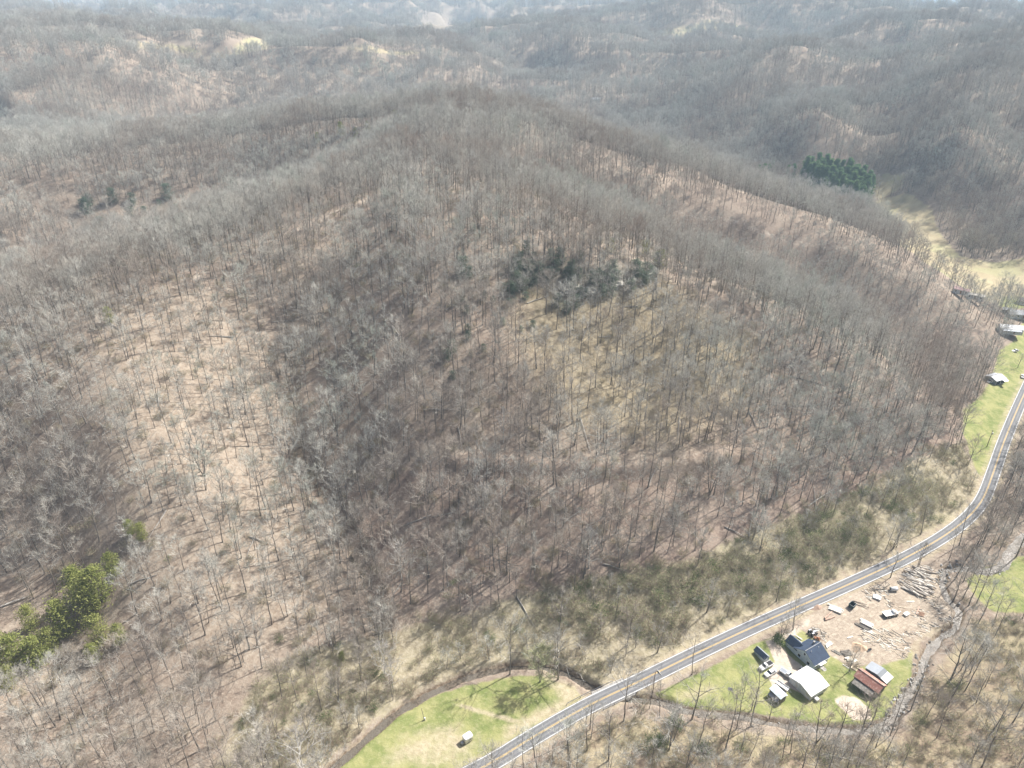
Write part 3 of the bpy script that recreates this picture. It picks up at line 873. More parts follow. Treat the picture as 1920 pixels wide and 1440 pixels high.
def leafy(mb, p, r, n, size, rg, mat=0, flat=0.7):
    """leaf-sized faces scattered round P"""
    for _ in range(n):
        d = Vector((rg.gauss(0, 1), rg.gauss(0, 1), rg.gauss(0, 1) * flat))
        c = p + d * r * 0.5
        a = Vector((rg.gauss(0, 1), rg.gauss(0, 1), rg.gauss(0, 1))).normalized()
        b = a.orthogonal().normalized() if rg.random() < .5 else a.cross(Vector((0, 0, 1))).normalized()
        s = size * rg.uniform(0.6, 1.3)
        mb.add([c - a * s, c + b * s * 0.45, c + a * s, c - b * s * 0.45], [(0, 1, 2, 3)], mat)
def shrub(seed, h=4.0, w=2.4, leaf=240, stems=9, lsize=0.17, twigs=11):
    rg = random.Random(seed)
    St, Fo = MB(), MB()
    for _ in range(stems):
        a = rg.uniform(0, 6.28)
        d = Vector((math.cos(a) * rg.uniform(.15, .75), math.sin(a) * rg.uniform(.15, .75), 1)).normalized()
        p = Vector((math.cos(a), math.sin(a), 0)) * rg.uniform(0, w * 0.25) + Vector((0, 0, -0.4))
        ln = h * rg.uniform(0.65, 1.1)
        pa = [p]
        for s in range(3):
            d = (d + Vector((rg.gauss(0, .18), rg.gauss(0, .18), -0.06))).normalized()
            pa.append(pa[-1] + d * ln / 3)
        St.tube(pa, [0.05, 0.035, 0.024, 0.01], 3, 0, False)
        for k in range(twigs):
            f = rg.uniform(0.8, 2.95)
            i = int(f)
            q = pa[i].lerp(pa[i + 1], f - i)
            e = q + rvec(rg, d, R(rg.uniform(20, 75))) * rg.uniform(.5, 1.3) * h / 4
            St.spike(q, e, 0.017)
            leafy(Fo, e, 0.85, max(1, leaf // (stems * twigs)), lsize, rg)
    return St, Fo
def pine(seed, h=22.0, w=0.2, base=0.3, whorls=15, per=6, tuft=13, size=0.34, droop=0.0, rounded=False):
    rg = random.Random(seed)
    T, N = MB(), MB()
    pth = [Vector((rg.gauss(0, .08) * i, rg.gauss(0, .08) * i, -1.2 + (h + 0.8) * i / 7)) for i in range(8)]
    T.tube(pth, [h * 0.012 * (1 - 0.92 * i / 7) + 0.02 for i in range(8)], 6, 0, False)
    az = 0
    for wv in range(whorls):
        q = wv / (whorls - 1)
        t = base + (0.985 - base) * q
        u = t * 7
        p = pth[min(int(u), 6)].lerp(pth[min(int(u), 6) + 1], u - min(int(u), 6))
        prof = math.sqrt(max(0.05, 1 - (2 * q - 0.75) ** 2 / 1.6)) if rounded else (1 - 0.86 * q) * (0.6 + 0.4 * min(1, q * 5))
        for b in range(per):
            az += 6.28 / per + rg.uniform(-.35, .35)
            ln = w * h * prof * rg.uniform(0.6, 1.25)
            el = R(rg.uniform(-4, 22) + 30 * q) - droop
            d = Vector((math.cos(az) * math.cos(el), math.sin(az) * math.cos(el), math.sin(el)))
            m, e = p + d * ln * 0.55, p + d * ln + Vector((0, 0, ln * 0.1))
            T.tube([p, m, e], [0.07 * (1.2 - q), 0.045, 0.015], 3, 0, False)
            for f in (0.35, 0.6, 0.82, 1.0):
                if f > 0.3 + 0.1 * rg.random():
                    c = p.lerp(e, f) + Vector((rg.gauss(0, .2), rg.gauss(0, .2), 0.1 + rg.gauss(0, .12)))
                    leafy(N, c, 1.15 + 0.35 * (1 - q), tuft, size, rg, 0, 0.5)
    leafy(N, pth[-1], 0.9, tuft, size, rg)
    return T, N

# the kinds of bare tree that make up the woods: (trunk, crown) mesh builders
KINDS = []
for s_ in range(9):       # full-grown woodland trees
    KINDS.append(bare_tree(100 + s_, 20 + (s_ * 1.7) % 5, 0.34 + 0.06 * (s_ % 4), 0.24 + 0.03 * (s_ * 2 % 5), 11 + s_ * 3 % 6, 6, 8, lean=0.02 + 0.04 * (s_ % 3), twl=1.8, tw=0.025, r0=.16 + .03 * (s_ % 5)))
for s_ in range(3):       # slender young pole trees
    KINDS.append(bare_tree(140 + s_, 18, 0.50, 0.19, 11, 5, 8, lean=0.03 + 0.05 * s_, r0=0.15, twl=1.3, tw=0.024, dens=0.9))
for s_ in range(2):       # spreading, many-stemmed trees
    KINDS.append(bare_tree(160 + s_, 18, 0.22, 0.36, 13, 6, 8, stems=2 + s_, twl=1.7, tw=0.030))
for s_ in range(2):       # saplings
    KINDS.append(bare_tree(180 + s_, 8, 0.2, 0.3, 9, 4, 6, r0=0.06, twl=1.0, tw=0.022))
N_FULL, N_POLE, N_WIDE, N_SAP = 9, 3, 2, 2
def far_clump(seed):
    rg = random.Random(seed)
    T, Cn = MB(), MB()
    for n in range(5):
        a, r_ = rg.uniform(0, 6.28), rg.uniform(1, 9)
        t2, c2 = MB(), MB()
        bare_tree(seed * 10 + n, rg.uniform(17, 23), 0.4, 0.27, 8, 4, 5, twl=2.3, tw=0.075, trunk_b=t2, crown_b=c2, dens=0.5)
        off = Vector((math.cos(a) * r_, math.sin(a) * r_, -1.0))
        T.add([Vector(p) + off for p in t2.v], t2.f)
        Cn.add([Vector(p) + off for p in c2.v], c2.f)
    return T, Cn
CLUMPS = [far_clump(300 + s_) for s_ in range(4)]

# ------------------------------------------------------------------ buildings
def metal(name, c, rough=0.45, rib=2.2, axis=0, rust=None, var=0.12):
    """ribbed roofing or siding"""
    k = NT(name, rough, 0.4)
    o = k.obj()
    f = k.ss(k.noise(o, 0.9, 4, 0.6), 0.3, 0.7)
    col = k.mix(f, tuple(x * (1 - var) for x in c), tuple(min(0.9, x * (1 + var * .5)) for x in c))
    if rust:
        col = k.mix(k.ss(k.noise(k.map(o, (1.4, 1.4, .5)), 0.8, 4, 0.65), 0.48, 0.62), col, rust)
    k.col(col)
    w = k.n('ShaderNodeTexWave', wave_type='BANDS', bands_direction='XYZ'[axis])
    k.put(w.inputs['Vector'], o)
    w.inputs['Scale'].default_value = rib
    k.bump(w.outputs[1], 0.35, 0.05)
    return k.m
def shingle(name, c):
    k = NT(name, 0.8, 0.25)
    o = k.obj()
    b = k.n('ShaderNodeTexBrick')
    k.put(b.inputs['Vector'], o)
    b.inputs['Scale'].default_value = 3.0
    for a, v in (('Color1', c), ('Color2', tuple(x * 1.3 for x in c)), ('Mortar', tuple(x * 0.6 for x in c))):
        b.inputs[a].default_value = (*v, 1)
    k.col(k.mix(k.ss(k.noise(o, 0.7, 3), 0.35, 0.65, 0, 0.35), b.outputs[0], tuple(min(1, x * 1.7) for x in c)))
    return k.m
M_SHINGLE = shingle('dark_shingles', (0.040, 0.058, 0.095))
M_SIDING = metal('pale_blue_siding', (0.42, 0.50, 0.53), 0.6, 2.6, 2)
M_WHITE_METAL = metal('white_metal_sheet', (0.70, 0.71, 0.72), 0.45, 2.0, 0, (0.56, 0.54, 0.51))
M_WHITE_WALL = metal('white_board_wall', (0.60, 0.63, 0.65), 0.6, 2.0, 2)
M_RUST = metal('rusty_red_metal', (0.36, 0.16, 0.12), 0.6, 2.4, 0, (0.47, 0.29, 0.23))
M_OLDWOOD = simple('weathered_grey_boards', (0.24, 0.225, 0.20), 0.9, 0.1, 0.35, 1.5)
M_GREYMETAL = metal('dull_grey_metal', (0.27, 0.30, 0.34), 0.5, 2.2, 1)
M_DARKMETAL = metal('dark_grey_metal', (0.12, 0.14, 0.16), 0.5, 2.2, 1)
M_TRIM = simple('white_trim', (0.78, 0.78, 0.76), 0.6)
k = NT('window_glass', 0.08, 0.6); k.col((0.03, 0.04, 0.05)); M_GLASS = k.m
M_OPENING_SHADE = simple('painted_opening_shade', (0.02, 0.02, 0.022), 0.9)  # flat dark colour painted for the shade inside openings
M_CONC = simple('concrete', (0.42, 0.40, 0.37), 0.9, 0.1, 0.25, 0.8)
M_DOOR = simple('brown_door', (0.22, 0.13, 0.08), 0.6)
M_STEEL = simple('galvanised_steel', (0.52, 0.53, 0.54), 0.4, 0.5, 0.15, 1.0, 0.6)
M_POLE = simple('creosoted_pole', (0.20, 0.155, 0.12), 0.9, 0.1, 0.3, 1.2)
M_PLANK = simple('fresh_sawn_boards', (0.60, 0.51, 0.38), 0.85, 0.1, 0.22, 1.2)
M_PALEPLANK = simple('bleached_boards', (0.70, 0.67, 0.60), 0.85, 0.1, 0.2, 1.2)
M_GREYPLANK = simple('old_dark_boards', (0.20, 0.18, 0.155), 0.9, 0.1, 0.3, 1.2)
M_PINKLOG = simple('peeled_pinkish_log', (0.52, 0.37, 0.29), 0.85, 0.1, 0.22, 1.0)

def gable(root, L, Wd, eave, ridge, wall, roof, x0=0, y0=0, z0=-0.5, over=0.3, along='x', thick=0.12, ridge_cap=None, roof_far=None):
    """four walls with their gables, and a roof of two slabs"""
    def P(a, b, z):
        return (x0 + a, y0 + b, z) if along == 'x' else (x0 + b, y0 + a, z)
    A, B = (L, Wd)
    w = MB()
    w.add([P(0, 0, z0), P(A, 0, z0), P(A, B, z0), P(0, B, z0), P(0, 0, eave), P(A, 0, eave), P(A, B, eave), P(0, B, eave), P(0, B / 2, ridge), P(A, B / 2, ridge)],
          [(0, 1, 5, 4), (2, 3, 7, 6), (3, 0, 4, 8, 7), (1, 2, 6, 9, 5)])
    w.build('wall', wall, root)
    sl = (ridge - eave) / (B / 2)
    for k_, (ya, za, yb, zb) in enumerate([(-over, eave - sl * over, B / 2, ridge), (B + over, eave - sl * over, B / 2, ridge)]):
        r = MB()
        q = [P(-over, ya, za + .02), P(A + over, ya, za + .02), P(A + over, yb, zb + .02), P(-over, yb, zb + .02)]
        t = [(a, b, c + thick) for a, b, c in q]
        r.add(q + t, [(3, 2, 1, 0), (4, 5, 6, 7), (0, 1, 5, 4), (1, 2, 6, 5), (2, 3, 7, 6), (3, 0, 4, 7)])
        r.build('roof', roof_far if (roof_far and k_) else roof, root)
    if ridge_cap:
        c = MB()
        a, b = P(-over, B / 2, ridge + thick + .05), P(A + over, B / 2, ridge + thick + .05)
        c.tube([a, b], 0.13, 6)
        c.build('ridge_cap', ridge_cap, root)
def window(root, c, axis, w=1.0, h=1.1, out=0.03):
    """a framed window on the wall whose outside faces AXIS (-x, +x, -y, +y)"""
    s = -1 if axis[0] == '-' else 1
    f, p = MB(), MB()
    if axis[1] == 'x':
        f.box((c[0] + s * out, c[1], c[2]), (0.06, w + .16, h + .16))
        p.box((c[0] + s * (out + .02), c[1], c[2]), (0.06, w, h))
    else:
        f.box((c[0], c[1] + s * out, c[2]), (w + .16, 0.06, h + .16))
        p.box((c[0], c[1] + s * (out + .02), c[2]), (w, 0.06, h))
    fo = f.build('window', M_TRIM, root)
    p.build('pane', M_GLASS, fo)
def door(root, c, axis, w=0.95, h=2.0, mat=None):
    s = -1 if axis[0] == '-' else 1
    d, kn = MB(), MB()
    if axis[1] == 'x':
        d.box((c[0] + s * .03, c[1], c[2] + h / 2), (0.08, w, h))
        kn.box((c[0] + s * .09, c[1] + w * .36, c[2] + h * .48), (0.07, .07, .12))
    else:
        d.box((c[0], c[1] + s * .03, c[2] + h / 2), (w, 0.08, h))
        kn.box((c[0] + w * .36, c[1] + s * .09, c[2] + h * .48), (0.07, .07, .12))
    do = d.build('door', mat or M_DOOR, root)
    kn.build('handle', M_STEEL, do)

YU = R(30)      # the way the farmyard's buildings are turned
h = empty('house', at(1524.2, 1257.8), YU, label='pale blue house with dark shingle roof and rear wing beside the gravel drive', cat='house')
gable(h, 7.0, 8.4, 2.8, 5.3, M_SIDING, M_SHINGLE, ridge_cap=M_STEEL)
gable(h, 4.6, 3.8, 2.6, 4.3, M_SIDING, M_SHINGLE, x0=0.02, y0=7.4, along='y', over=0.25)
for y in (2.2, 6.0):
    window(h, (0, y, 1.4), '-x')
window(h, (0, 4.2, 3.7), '-x', 0.7, 0.8)
for x in (1.3, 5.9):
    window(h, (x, 0, 1.4), '-y')
door(h, (3.7, 0, 0.1), '-y')
mb = MB(); mb.box((2.9, -0.75, 2.75), (3.0, 1.3, 0.1), rx=R(-12)); mb.build('porch_awning', M_TRIM, h, label='white porch awning')
for x in (1.6, 4.2):
    mb = MB(); mb.box((x, -1.25, 1.2), (0.1, 0.1, 2.7)); mb.build('awning_post', M_TRIM, h)
mb = MB(); mb.box((3.7, -0.9, 0.02), (1.6, 1.7, 0.3)); mb.box((3.7, -1.95, -0.06), (1.2, 0.4, 0.2)); mb.build('step', M_CONC, h)
mb = MB(); mb.box((5.2, 5.2, 5.2), (0.6, 0.6, 1.5)); mb.build('chimney', M_CONC, h)

g = empty('garage', at(1518.1, 1314), YU, label='white garage with a bright white low gable roof below the house', cat='garage')
gable(g, 8.0, 8.4, 2.4, 3.6, M_WHITE_WALL, M_WHITE_METAL, over=0.35)
for y in (2.3, 6.1):
    mb = MB(); mb.box((-0.04, y, 1.05), (0.1, 2.7, 2.1)); dd = mb.build('garage_door', M_WHITE_METAL, g)
    mb = MB(); mb.box((-0.11, y, 0.7), (0.06, 0.3, 0.08)); mb.build('handle', M_STEEL, dd)
window(g, (6.2, 0, 1.4), '-y', 0.9, 0.7)
door(g, (2.0, 0, 0.0), '-y', mat=M_TRIM)

s = empty('shed', at(1431.9, 1243.8), YU, label='narrow dark-roofed shed on the lawn beside the two white vehicles', cat='shed')
gable(s, 4.6, 2.3, 1.9, 2.9, M_SIDING, M_SHINGLE, along='y', over=0.2, roof_far=M_GREYMETAL)  # sun-facing slope coloured lighter than the shingled one
door(s, (1.1, 0, 0), '-y', 0.9, 1.75, M_TRIM)

s = empty('shed', at(1461, 1320.6), YU, label='small tall shed with a pale bluish metal roof at the lower end of the drive', cat='shed')
gable(s, 4.3, 2.7, 2.6, 3.0, M_OLDWOOD, metal('pale_blue_roof_metal', (0.60, 0.68, 0.74), 0.4, 2.2, 1), along='y', over=0.25)
door(s, (1.3, 0, 0), '-y', 1.1, 2.0, M_GREYPLANK)
mb = MB(); mb.box((-0.7, 2.1, 1.6), (1.3, 3.6, 0.07), ry=R(-16)); mb.build('lean_to_roof', M_GREYMETAL, s)
for y in (0.5, 3.7):
    mb = MB(); mb.box((-1.25, y, 0.6), (0.1, 0.1, 1.6)); mb.build('post', M_OLDWOOD, s)

b = empty('barn', at(1642.7, 1309.2), R(37), label='old barn with a rusty red metal roof near the stream bend', cat='barn')
gable(b, 8.0, 4.6, 2.7, 4.1, M_OLDWOOD, M_RUST, along='y', over=0.3, ridge_cap=simple('pale_ridge_tin', (0.62, 0.48, 0.42), 0.5))
mb = MB(); mb.box((-1.25, 4.2, 2.0), (2.4, 6.6, 0.08), ry=R(-14)); mb.build('lean_to_roof', M_OLDWOOD, b)  # grey colour stands in for the shadow on this roof
for y in (1.2, 4.2, 7.2):
    mb = MB(); mb.box((-2.3, y, 0.7), (0.14, 0.14, 2.0)); mb.build('post', M_OLDWOOD, b)
mb = MB(); mb.box((2.3, -0.04, 1.1), (2.0, 0.08, 2.2)); mb.build('barn_door', M_GREYPLANK, b)

s = empty('shed', at(1658.5, 1289), R(37), label='grey metal shed with a lower roof panel painted white as glare, just behind the rusty barn', cat='shed')
w = MB()
w.add([(0, 0, -.5), (3.8, 0, -.5), (3.8, 7, -.5), (0, 7, -.5), (0, 0, 2.2), (3.8, 0, 2.2), (3.8, 7, 2.6), (0, 7, 2.6), (0, 3.2, 3.1), (3.8, 3.2, 3.1)],
      [(0, 1, 5, 4), (2, 3, 7, 6), (3, 0, 4, 8, 7), (1, 2, 6, 9, 5)])
w.build('wall', M_DARKMETAL, s)
for y0, z0, y1, z1, m in ((-.3, 2.14, 1.9, 2.72, M_WHITE_METAL), (1.9, 2.74, 3.2, 3.12, M_DARKMETAL), (3.2, 3.12, 7.25, 2.58, M_GREYMETAL)):  # lower panel painted white as sun glare; middle one darker
    q = [(-.25, y0, z0), (4.05, y0, z0), (4.05, y1, z1), (-.25, y1, z1)]
    r = MB(); r.add(q + [(a, c, z + .1) for a, c, z in q], [(3, 2, 1, 0), (4, 5, 6, 7), (0, 1, 5, 4), (1, 2, 6, 5), (2, 3, 7, 6), (3, 0, 4, 7)]); r.build('roof_panel', m, s)

# houses along the road at the frame's edge, and far ones in the side valley
YR = R(-14)
def cottage(px, py, yaw, L, Wd, eave, ridge, wall, roof, label, cat='house', porch=None):
    o = empty('cottage', at(px, py), yaw, label=label, cat=cat)
    gable(o, L, Wd, eave, ridge, wall, roof, over=0.35)
    n_ = int(L // 3)
    for k_ in range(n_):
        if k_ == n_ // 2:
            door(o, ((k_ + .5) * L / n_, 0, 0.1), '-y')
        else:
            window(o, ((k_ + .5) * L / n_, 0, eave * .55), '-y')
    if porch:
        mb = MB(); mb.box((L * .45, -1.3, eave - .35), (L * .85, 2.6, 0.1), rx=R(8)); mb.build('porch_roof', porch, o)
        for k_ in range(4):
            mb = MB(); mb.box((L * (.06 + .26 * k_), -2.45, eave * .4), (.12, .12, eave * .9)); mb.build('post', M_TRIM, o)
    return o
cottage(1874.5, 624, YR, 12.6, 6.0, 3.2, 4.8, M_WHITE_WALL, M_WHITE_METAL, 'long house with a bright white metal roof and grey porch by the road bend', porch=M_GREYMETAL)
cottage(1893, 596, YR + R(4), 13, 6.5, 2.8, 4.6, M_SIDING, metal('pale_grey_roof', (0.46, 0.49, 0.52), .6, 2, 0), 'grey-roofed house just behind the long white-roofed house')
cottage(1879, 586, YR + R(-14), 5, 3.6, 2.4, 3.4, M_OLDWOOD, metal('light_grey_roof', (0.55, 0.56, 0.57), .6, 2, 0), 'little grey-roofed outbuilding beside the grey-roofed house', 'outbuilding')
cottage(1911, 571, YR, 8, 6, 2.8, 4.4, M_WHITE_WALL, shingle('brown_shingles', (0.13, 0.115, 0.11)), 'brown-roofed house at the edge of the green lawn')
cottage(1786, 548, R(-40), 9, 4, 2.7, 3.6, M_WHITE_WALL, metal('faded_red_roof', (0.42, 0.26, 0.25), .6, 2, 0), 'low trailer home with a faded pinkish red roof behind the bare ridge', 'trailer home')
cottage(1811, 558, R(-36), 10, 4, 2.7, 3.4, M_WHITE_WALL, metal('cream_roof', (0.56, 0.53, 0.47), .6, 2, 0), 'low trailer home with a cream roof next to the pinkish one', 'trailer home')
cottage(1452, 337, R(8), 16, 7, 3.0, 4.6, M_WHITE_WALL, M_WHITE_METAL, 'far white-roofed house beside the dark pine grove')
cottage(1111, 190, R(5), 13, 8, 3.2, 5.2, M_WHITE_WALL, M_WHITE_METAL, 'tiny far white house in the wooded valley behind the summit')
c = empty('carport', at(1866, 722), R(24), label='grey-roofed open carport with bays painted dark as shade on the lawn by the trees', cat='carport')
gable(c, 8.0, 7.0, 2.5, 3.6, M_GREYMETAL, metal('carport_roof', (0.44, 0.46, 0.50), .55, 2, 0), over=0.4)
for x in (2.0, 5.9):
    mb = MB(); mb.box((x, -0.05, 1.05), (2.6, 0.12, 2.1)); mb.build('bay_shade_panel', M_OPENING_SHADE, c)  # dark slab painted for the bay's shaded inside
mb = MB(); mb.box((5.9, -1.1, 2.3), (3.0, 2.0, 0.1), rx=R(8)); mb.build('bay_awning', M_STEEL, c)

# ------------------------------------------------------------------ vehicles
M_TYRE = simple('tyre_rubber', (0.022, 0.022, 0.024), 0.85)
M_CARW = simple('white_car_paint', (0.80, 0.80, 0.79), 0.25, 0.5, 0.05, 1, 0, 0.6)
M_CARS = simple('silver_car_paint', (0.48, 0.50, 0.53), 0.3, 0.5, 0.06, 1, 0.4, 0.6)
M_BED = simple('black_bed_liner', (0.03, 0.03, 0.033), 0.8)
M_LAMP = simple('lamp_glass', (0.75, 0.74, 0.70), 0.15, 0.6, .05)
M_TAIL = simple('red_lamp_glass', (0.42, 0.03, 0.02), 0.2, 0.6, .05)
def wheel(root, c, r=0.36, w=0.24):
    t, rm = MB(), MB()
    t.tube([Vector(c) + Vector((0, -w / 2, 0)), Vector(c) + Vector((0, w / 2, 0))], r, 14)
    o = t.build('wheel', M_TYRE, root)
    rm.tube([Vector(c) + Vector((0, -w / 2 - .015, 0)), Vector(c) + Vector((0, w / 2 + .015, 0))], r * .58, 10)
    rm.build('rim', M_STEEL, o)
def loft(mb, secs, mat=0):
    """a closed skin through cross sections (x, half width low, half width high, z low, z high)"""
    n = len(secs)
    vs = []
    for x, wl, wh, zl, zh in secs:
        vs += [(x, -wl, zl), (x, wl, zl), (x, wl, zl + (zh - zl) * .55), (x, wh, zh), (x, -wh, zh), (x, -wl, zl + (zh - zl) * .55)]
    fs = [(5, 4, 3, 2, 1, 0), tuple(range((n - 1) * 6, n * 6))]
    for i in range(n - 1):
        for k_ in range(6):
            a, b = i * 6 + k_, i * 6 + (k_ + 1) % 6
            fs.append((a, b, b + 6, a + 6))
    mb.add(vs, fs, mat)
def vehicle(name, px, py, yaw, paint, kind, label, cat, L=5.2, scale=1.0):
    """front towards +x, origin on the ground under its middle"""
    o = empty(name, at(px, py), yaw, label=label, cat=cat)
    o.scale = (scale,) * 3
    hl, hw = L / 2, 0.93
    b = MB()
    if kind == 'pickup':
        loft(b, [(hl, .80, .70, .45, .85), (hl - .25, .93, .86, .40, 1.02), (hl - 1.45, .95, .90, .40, 1.12), (-.15, .95, .90, .40, 1.12), (-.15, .95, .93, .40, 1.10), (-hl + .05, .95, .93, .45, 1.10), (-hl, .93, .91, .5, 1.08)])
        bd = b.build('body', paint, o)
        cb = MB(); loft(cb, [(hl - 1.5, .84, .80, 1.08, 1.14), (hl - 2.15, .84, .68, 1.08, 1.78), (-.1, .84, .68, 1.08, 1.80), (-.35, .84, .76, 1.08, 1.2)]); cb.build('cab', paint, o)
        gl = MB(); loft(gl, [(hl - 1.44, .74, .70, 1.10, 1.15), (hl - 2.09, .72, .60, 1.26, 1.75), (hl - 2.12, .72, .60, 1.24, 1.73), (hl - 1.50, .74, .70, 1.08, 1.13)]); gl.build('windscreen', M_GLASS, o)
        for sd in (-1, 1):
            q = MB(); q.add([(hl - 1.95, sd * .83, 1.2), (-.1, sd * .83, 1.2), (-.2, sd * .735, 1.66), (hl - 2.2, sd * .735, 1.66)], [(0, 1, 2, 3) if sd < 0 else (3, 2, 1, 0)]); q.build('side_window', M_GLASS, o)
        q = MB(); q.box(((-hl - .35) / 2 - .02, 0, 1.085), (hl - .55, 1.55, 0.06)); q.build('bed', M_BED if paint is M_CARW else M_GREYMETAL, o)
    else:
        loft(b, [(hl, .78, .68, .42, .70), (hl - .3, .90, .82, .34, .84), (hl - 1.5, .92, .86, .32, .96), (-hl + .9, .92, .86, .32, .98), (-hl + .15, .90, .82, .36, .92), (-hl, .82, .74, .46, .82)])
        b.build('body', paint, o)
        cb = MB(); loft(cb, [(hl - 1.4, .80, .78, .92, .98), (hl - 2.1, .80, .62, .92, 1.42), (-hl + 1.5, .80, .62, .92, 1.45), (-hl + .75, .80, .74, .92, .99)]); cb.build('cabin', M_GLASS, o)
        rf = MB(); rf.box(((hl - 2.1 - hl + 1.5) / 2, 0, 1.455), (L - 3.45, 1.22, .05), bevel=.02); rf.build('roof', paint, o)
    for x in (hl - .95, -hl + 1.0):
        for sd in (-1, 1):
            wheel(o, (x, sd * .84, .36))
    for sd in (-1, 1):
        q = MB(); q.box((hl - .06, sd * .58, .70), (.12, .3, .14)); q.build('headlight', M_LAMP, o)
        q = MB(); q.box((-hl + .03, sd * .74, .82), (.1, .2, .16)); q.build('tail_lamp', M_TAIL, o)
    return o
vehicle('pickup_truck', 1435.5, 1251, YU + math.pi, M_CARW, 'pickup', 'white pickup truck parked nearest the narrow dark-roofed shed', 'pickup truck', 5.6)
vehicle('parked_car', 1444, 1263.5, YU + math.pi, M_CARW, 'car', 'white car parked alongside the white pickup truck', 'car', 4.8)
vehicle('pickup_truck', 1476, 1267, R(-50), M_CARS, 'pickup', 'silver pickup truck in the middle of the gravel drive', 'pickup truck', 5.4)
vehicle('parked_car', 1857, 717, R(200), M_CARW, 'car', 'white car tucked beside the grey carport', 'car', 4.6)
vehicle('parked_car', 1903, 659, R(200), M_CARW, 'car', 'small white car alone on the green lawn below the long white-roofed house', 'car', 4.4)
vehicle('parked_car', 1833, 565, R(-36), M_CARW, 'car', 'white car at the end of the cream-roofed trailer home', 'car', 4.6)
vehicle('parked_car', 1917, 707, R(60), M_CARW, 'car', 'white car on the lawn close to the road near the carport', 'car', 4.6)

t = empty('utility_trailer', at(1466, 1288.5), R(-48), label='long white utility trailer with black wheels beside the small tall shed', cat='trailer')
mb = MB(); mb.box((0, 0, .62), (4.2, 1.6, .14)); mb.build('deck', M_TRIM, t)
for sd in (-1, 1):
    mb = MB(); mb.box((0, sd * .8, .86), (4.2, .07, .42)); mb.build('side_rail', M_TRIM, t)
    for x in (.9, .1):
        wheel(t, (x, sd * .95, .34), .34, .2)
mb = MB(); mb.tube([(2.1, .5, .58), (3.3, 0, .5), (2.1, -.5, .58)], .05, 6); mb.build('drawbar', M_STEEL, t)

w = empty('box_trailer', at(877, 1388), R(38), label='small rounded white box trailer standing alone in the mown meadow', cat='trailer')
mb = MB()
for k_, (gr, zz) in enumerate([(0, .45), (0, 2.2)]):
    pass
ring = [(math.copysign(abs(math.cos(a)) ** .35, math.cos(a)) * 1.5, math.copysign(abs(math.sin(a)) ** .35, math.sin(a)) * 1.05) for a in np.linspace(0, 2 * math.pi, 25)[:-1]]
lv = [(1, .42), (1, 2.15), (.97, 2.3), (.88, 2.38)]
vs = [(x * q, y * q, z) for q, z in lv for x, y in ring]
fs = [tuple(range(23, -1, -1)), tuple(range(72, 96))] + [(i * 24 + k_, i * 24 + (k_ + 1) % 24, i * 24 + 24 + (k_ + 1) % 24, i * 24 + 24 + k_) for i in range(3) for k_ in range(24)]
mb.add(vs, fs); mb.build('body', M_CARW, w, True)
for sd in (-1, 1):
    wheel(w, (-.1, sd * 1.0, .33), .33, .2)
    window(w, (0.2, sd * 1.05, 1.5), '-y' if sd < 0 else '+y', .9, .5, .0)
mb = MB(); mb.tube([(-1.4, 0, .45), (-2.5, 0, .42)], .06, 6); mb.box((-2.0, 0, .5), (.7, .8, .5)); mb.build('hitch', M_STEEL, w)
mb = MB(); mb.box((1.49, -.25, 1.25), (.06, .7, 1.5)); mb.build('door', M_TRIM, w)

# an old tractor, a rusty machine, a mower
def tractor(px, py, yaw, hood, label):
    o = empty('tractor', at(px, py), yaw, label=label, cat='tractor')
    mb = MB(); mb.box((.75, 0, 1.05), (1.9, .75, .6), bevel=.12); mb.build('hood', hood, o)
    mb = MB(); mb.box((-.5, 0, .85), (1.1, .9, .5), bevel=.08); mb.build('chassis', M_BED, o)
    mb = MB(); mb.box((-.6, 0, 1.3), (.5, .5, .12)); mb.box((-.83, 0, 1.6), (.1, .5, .6)); mb.build('seat', M_BED, o)
    for sd in (-1, 1):
        wheel(o, (-.75, sd * .85, .75), .78, .42)
        wheel(o, (1.25, sd * .7, .42), .42, .25)
        mb = MB(); mb.box((-.75, sd * .85, 1.6), (1.0, .45, .06)); mb.build('mudguard', hood, o)
    mb = MB(); mb.tube([(1.2, .2, 1.3), (1.2, .2, 2.0)], .04, 6); mb.build('exhaust', M_STEEL, o)
    mb = MB(); mb.tube([(-.1, 0, 1.2), (-.3, 0, 1.6)], .03, 5); mb.tube([(-.3 + .2 * math.cos(a) * .3, .2 * math.sin(a), 1.6 + .2 * math.cos(a)) for a in np.linspace(0, 6.28, 13)], .02, 5); mb.build('steering_wheel', M_BED, o)
tractor(1523.5, 1189, R(20), M_CARS, 'old tractor with black tyres and a pale hood at the edge of the log yard')
m_rust = simple('rusty_iron', (0.30, 0.145, 0.085), .85, .1, .4, 2)
o = empty('farm_implement', at(1531.5, 1199), R(-25), label='rusty orange-brown farm implement beside the old tractor', cat='farm machine')
mb = MB(); mb.box((0, 0, .55), (1.9, 1.2, .5), bevel=.1); mb.build('body', m_rust, o)
mb = MB(); mb.box((.3, 0, 1.0), (.8, .7, .45), bevel=.08, ry=.2); mb.build('hopper', m_rust, o)
for sd in (-1, 1):
    wheel(o, (-.4, sd * .75, .38), .38, .18)
mb = MB(); mb.tube([(.9, 0, .5), (2.0, 0, .35)], .05, 6); mb.build('drawbar', m_rust, o)
o = empty('ride_on_mower', at(1504.5, 1255), R(-50), label='grey ride-on mower in the shade of the house', cat='mower')
mb = MB(); mb.box((.45, 0, .6), (.8, .6, .4), bevel=.1); mb.build('hood', M_CARS, o)
mb = MB(); mb.box((-.2, 0, .35), (1.3, .9, .18), bevel=.05); mb.build('deck', M_TRIM, o)
mb = MB(); mb.box((-.4, 0, .75), (.45, .5, .12)); mb.box((-.62, 0, .98), (.1, .5, .4)); mb.build('seat', M_TRIM, o)
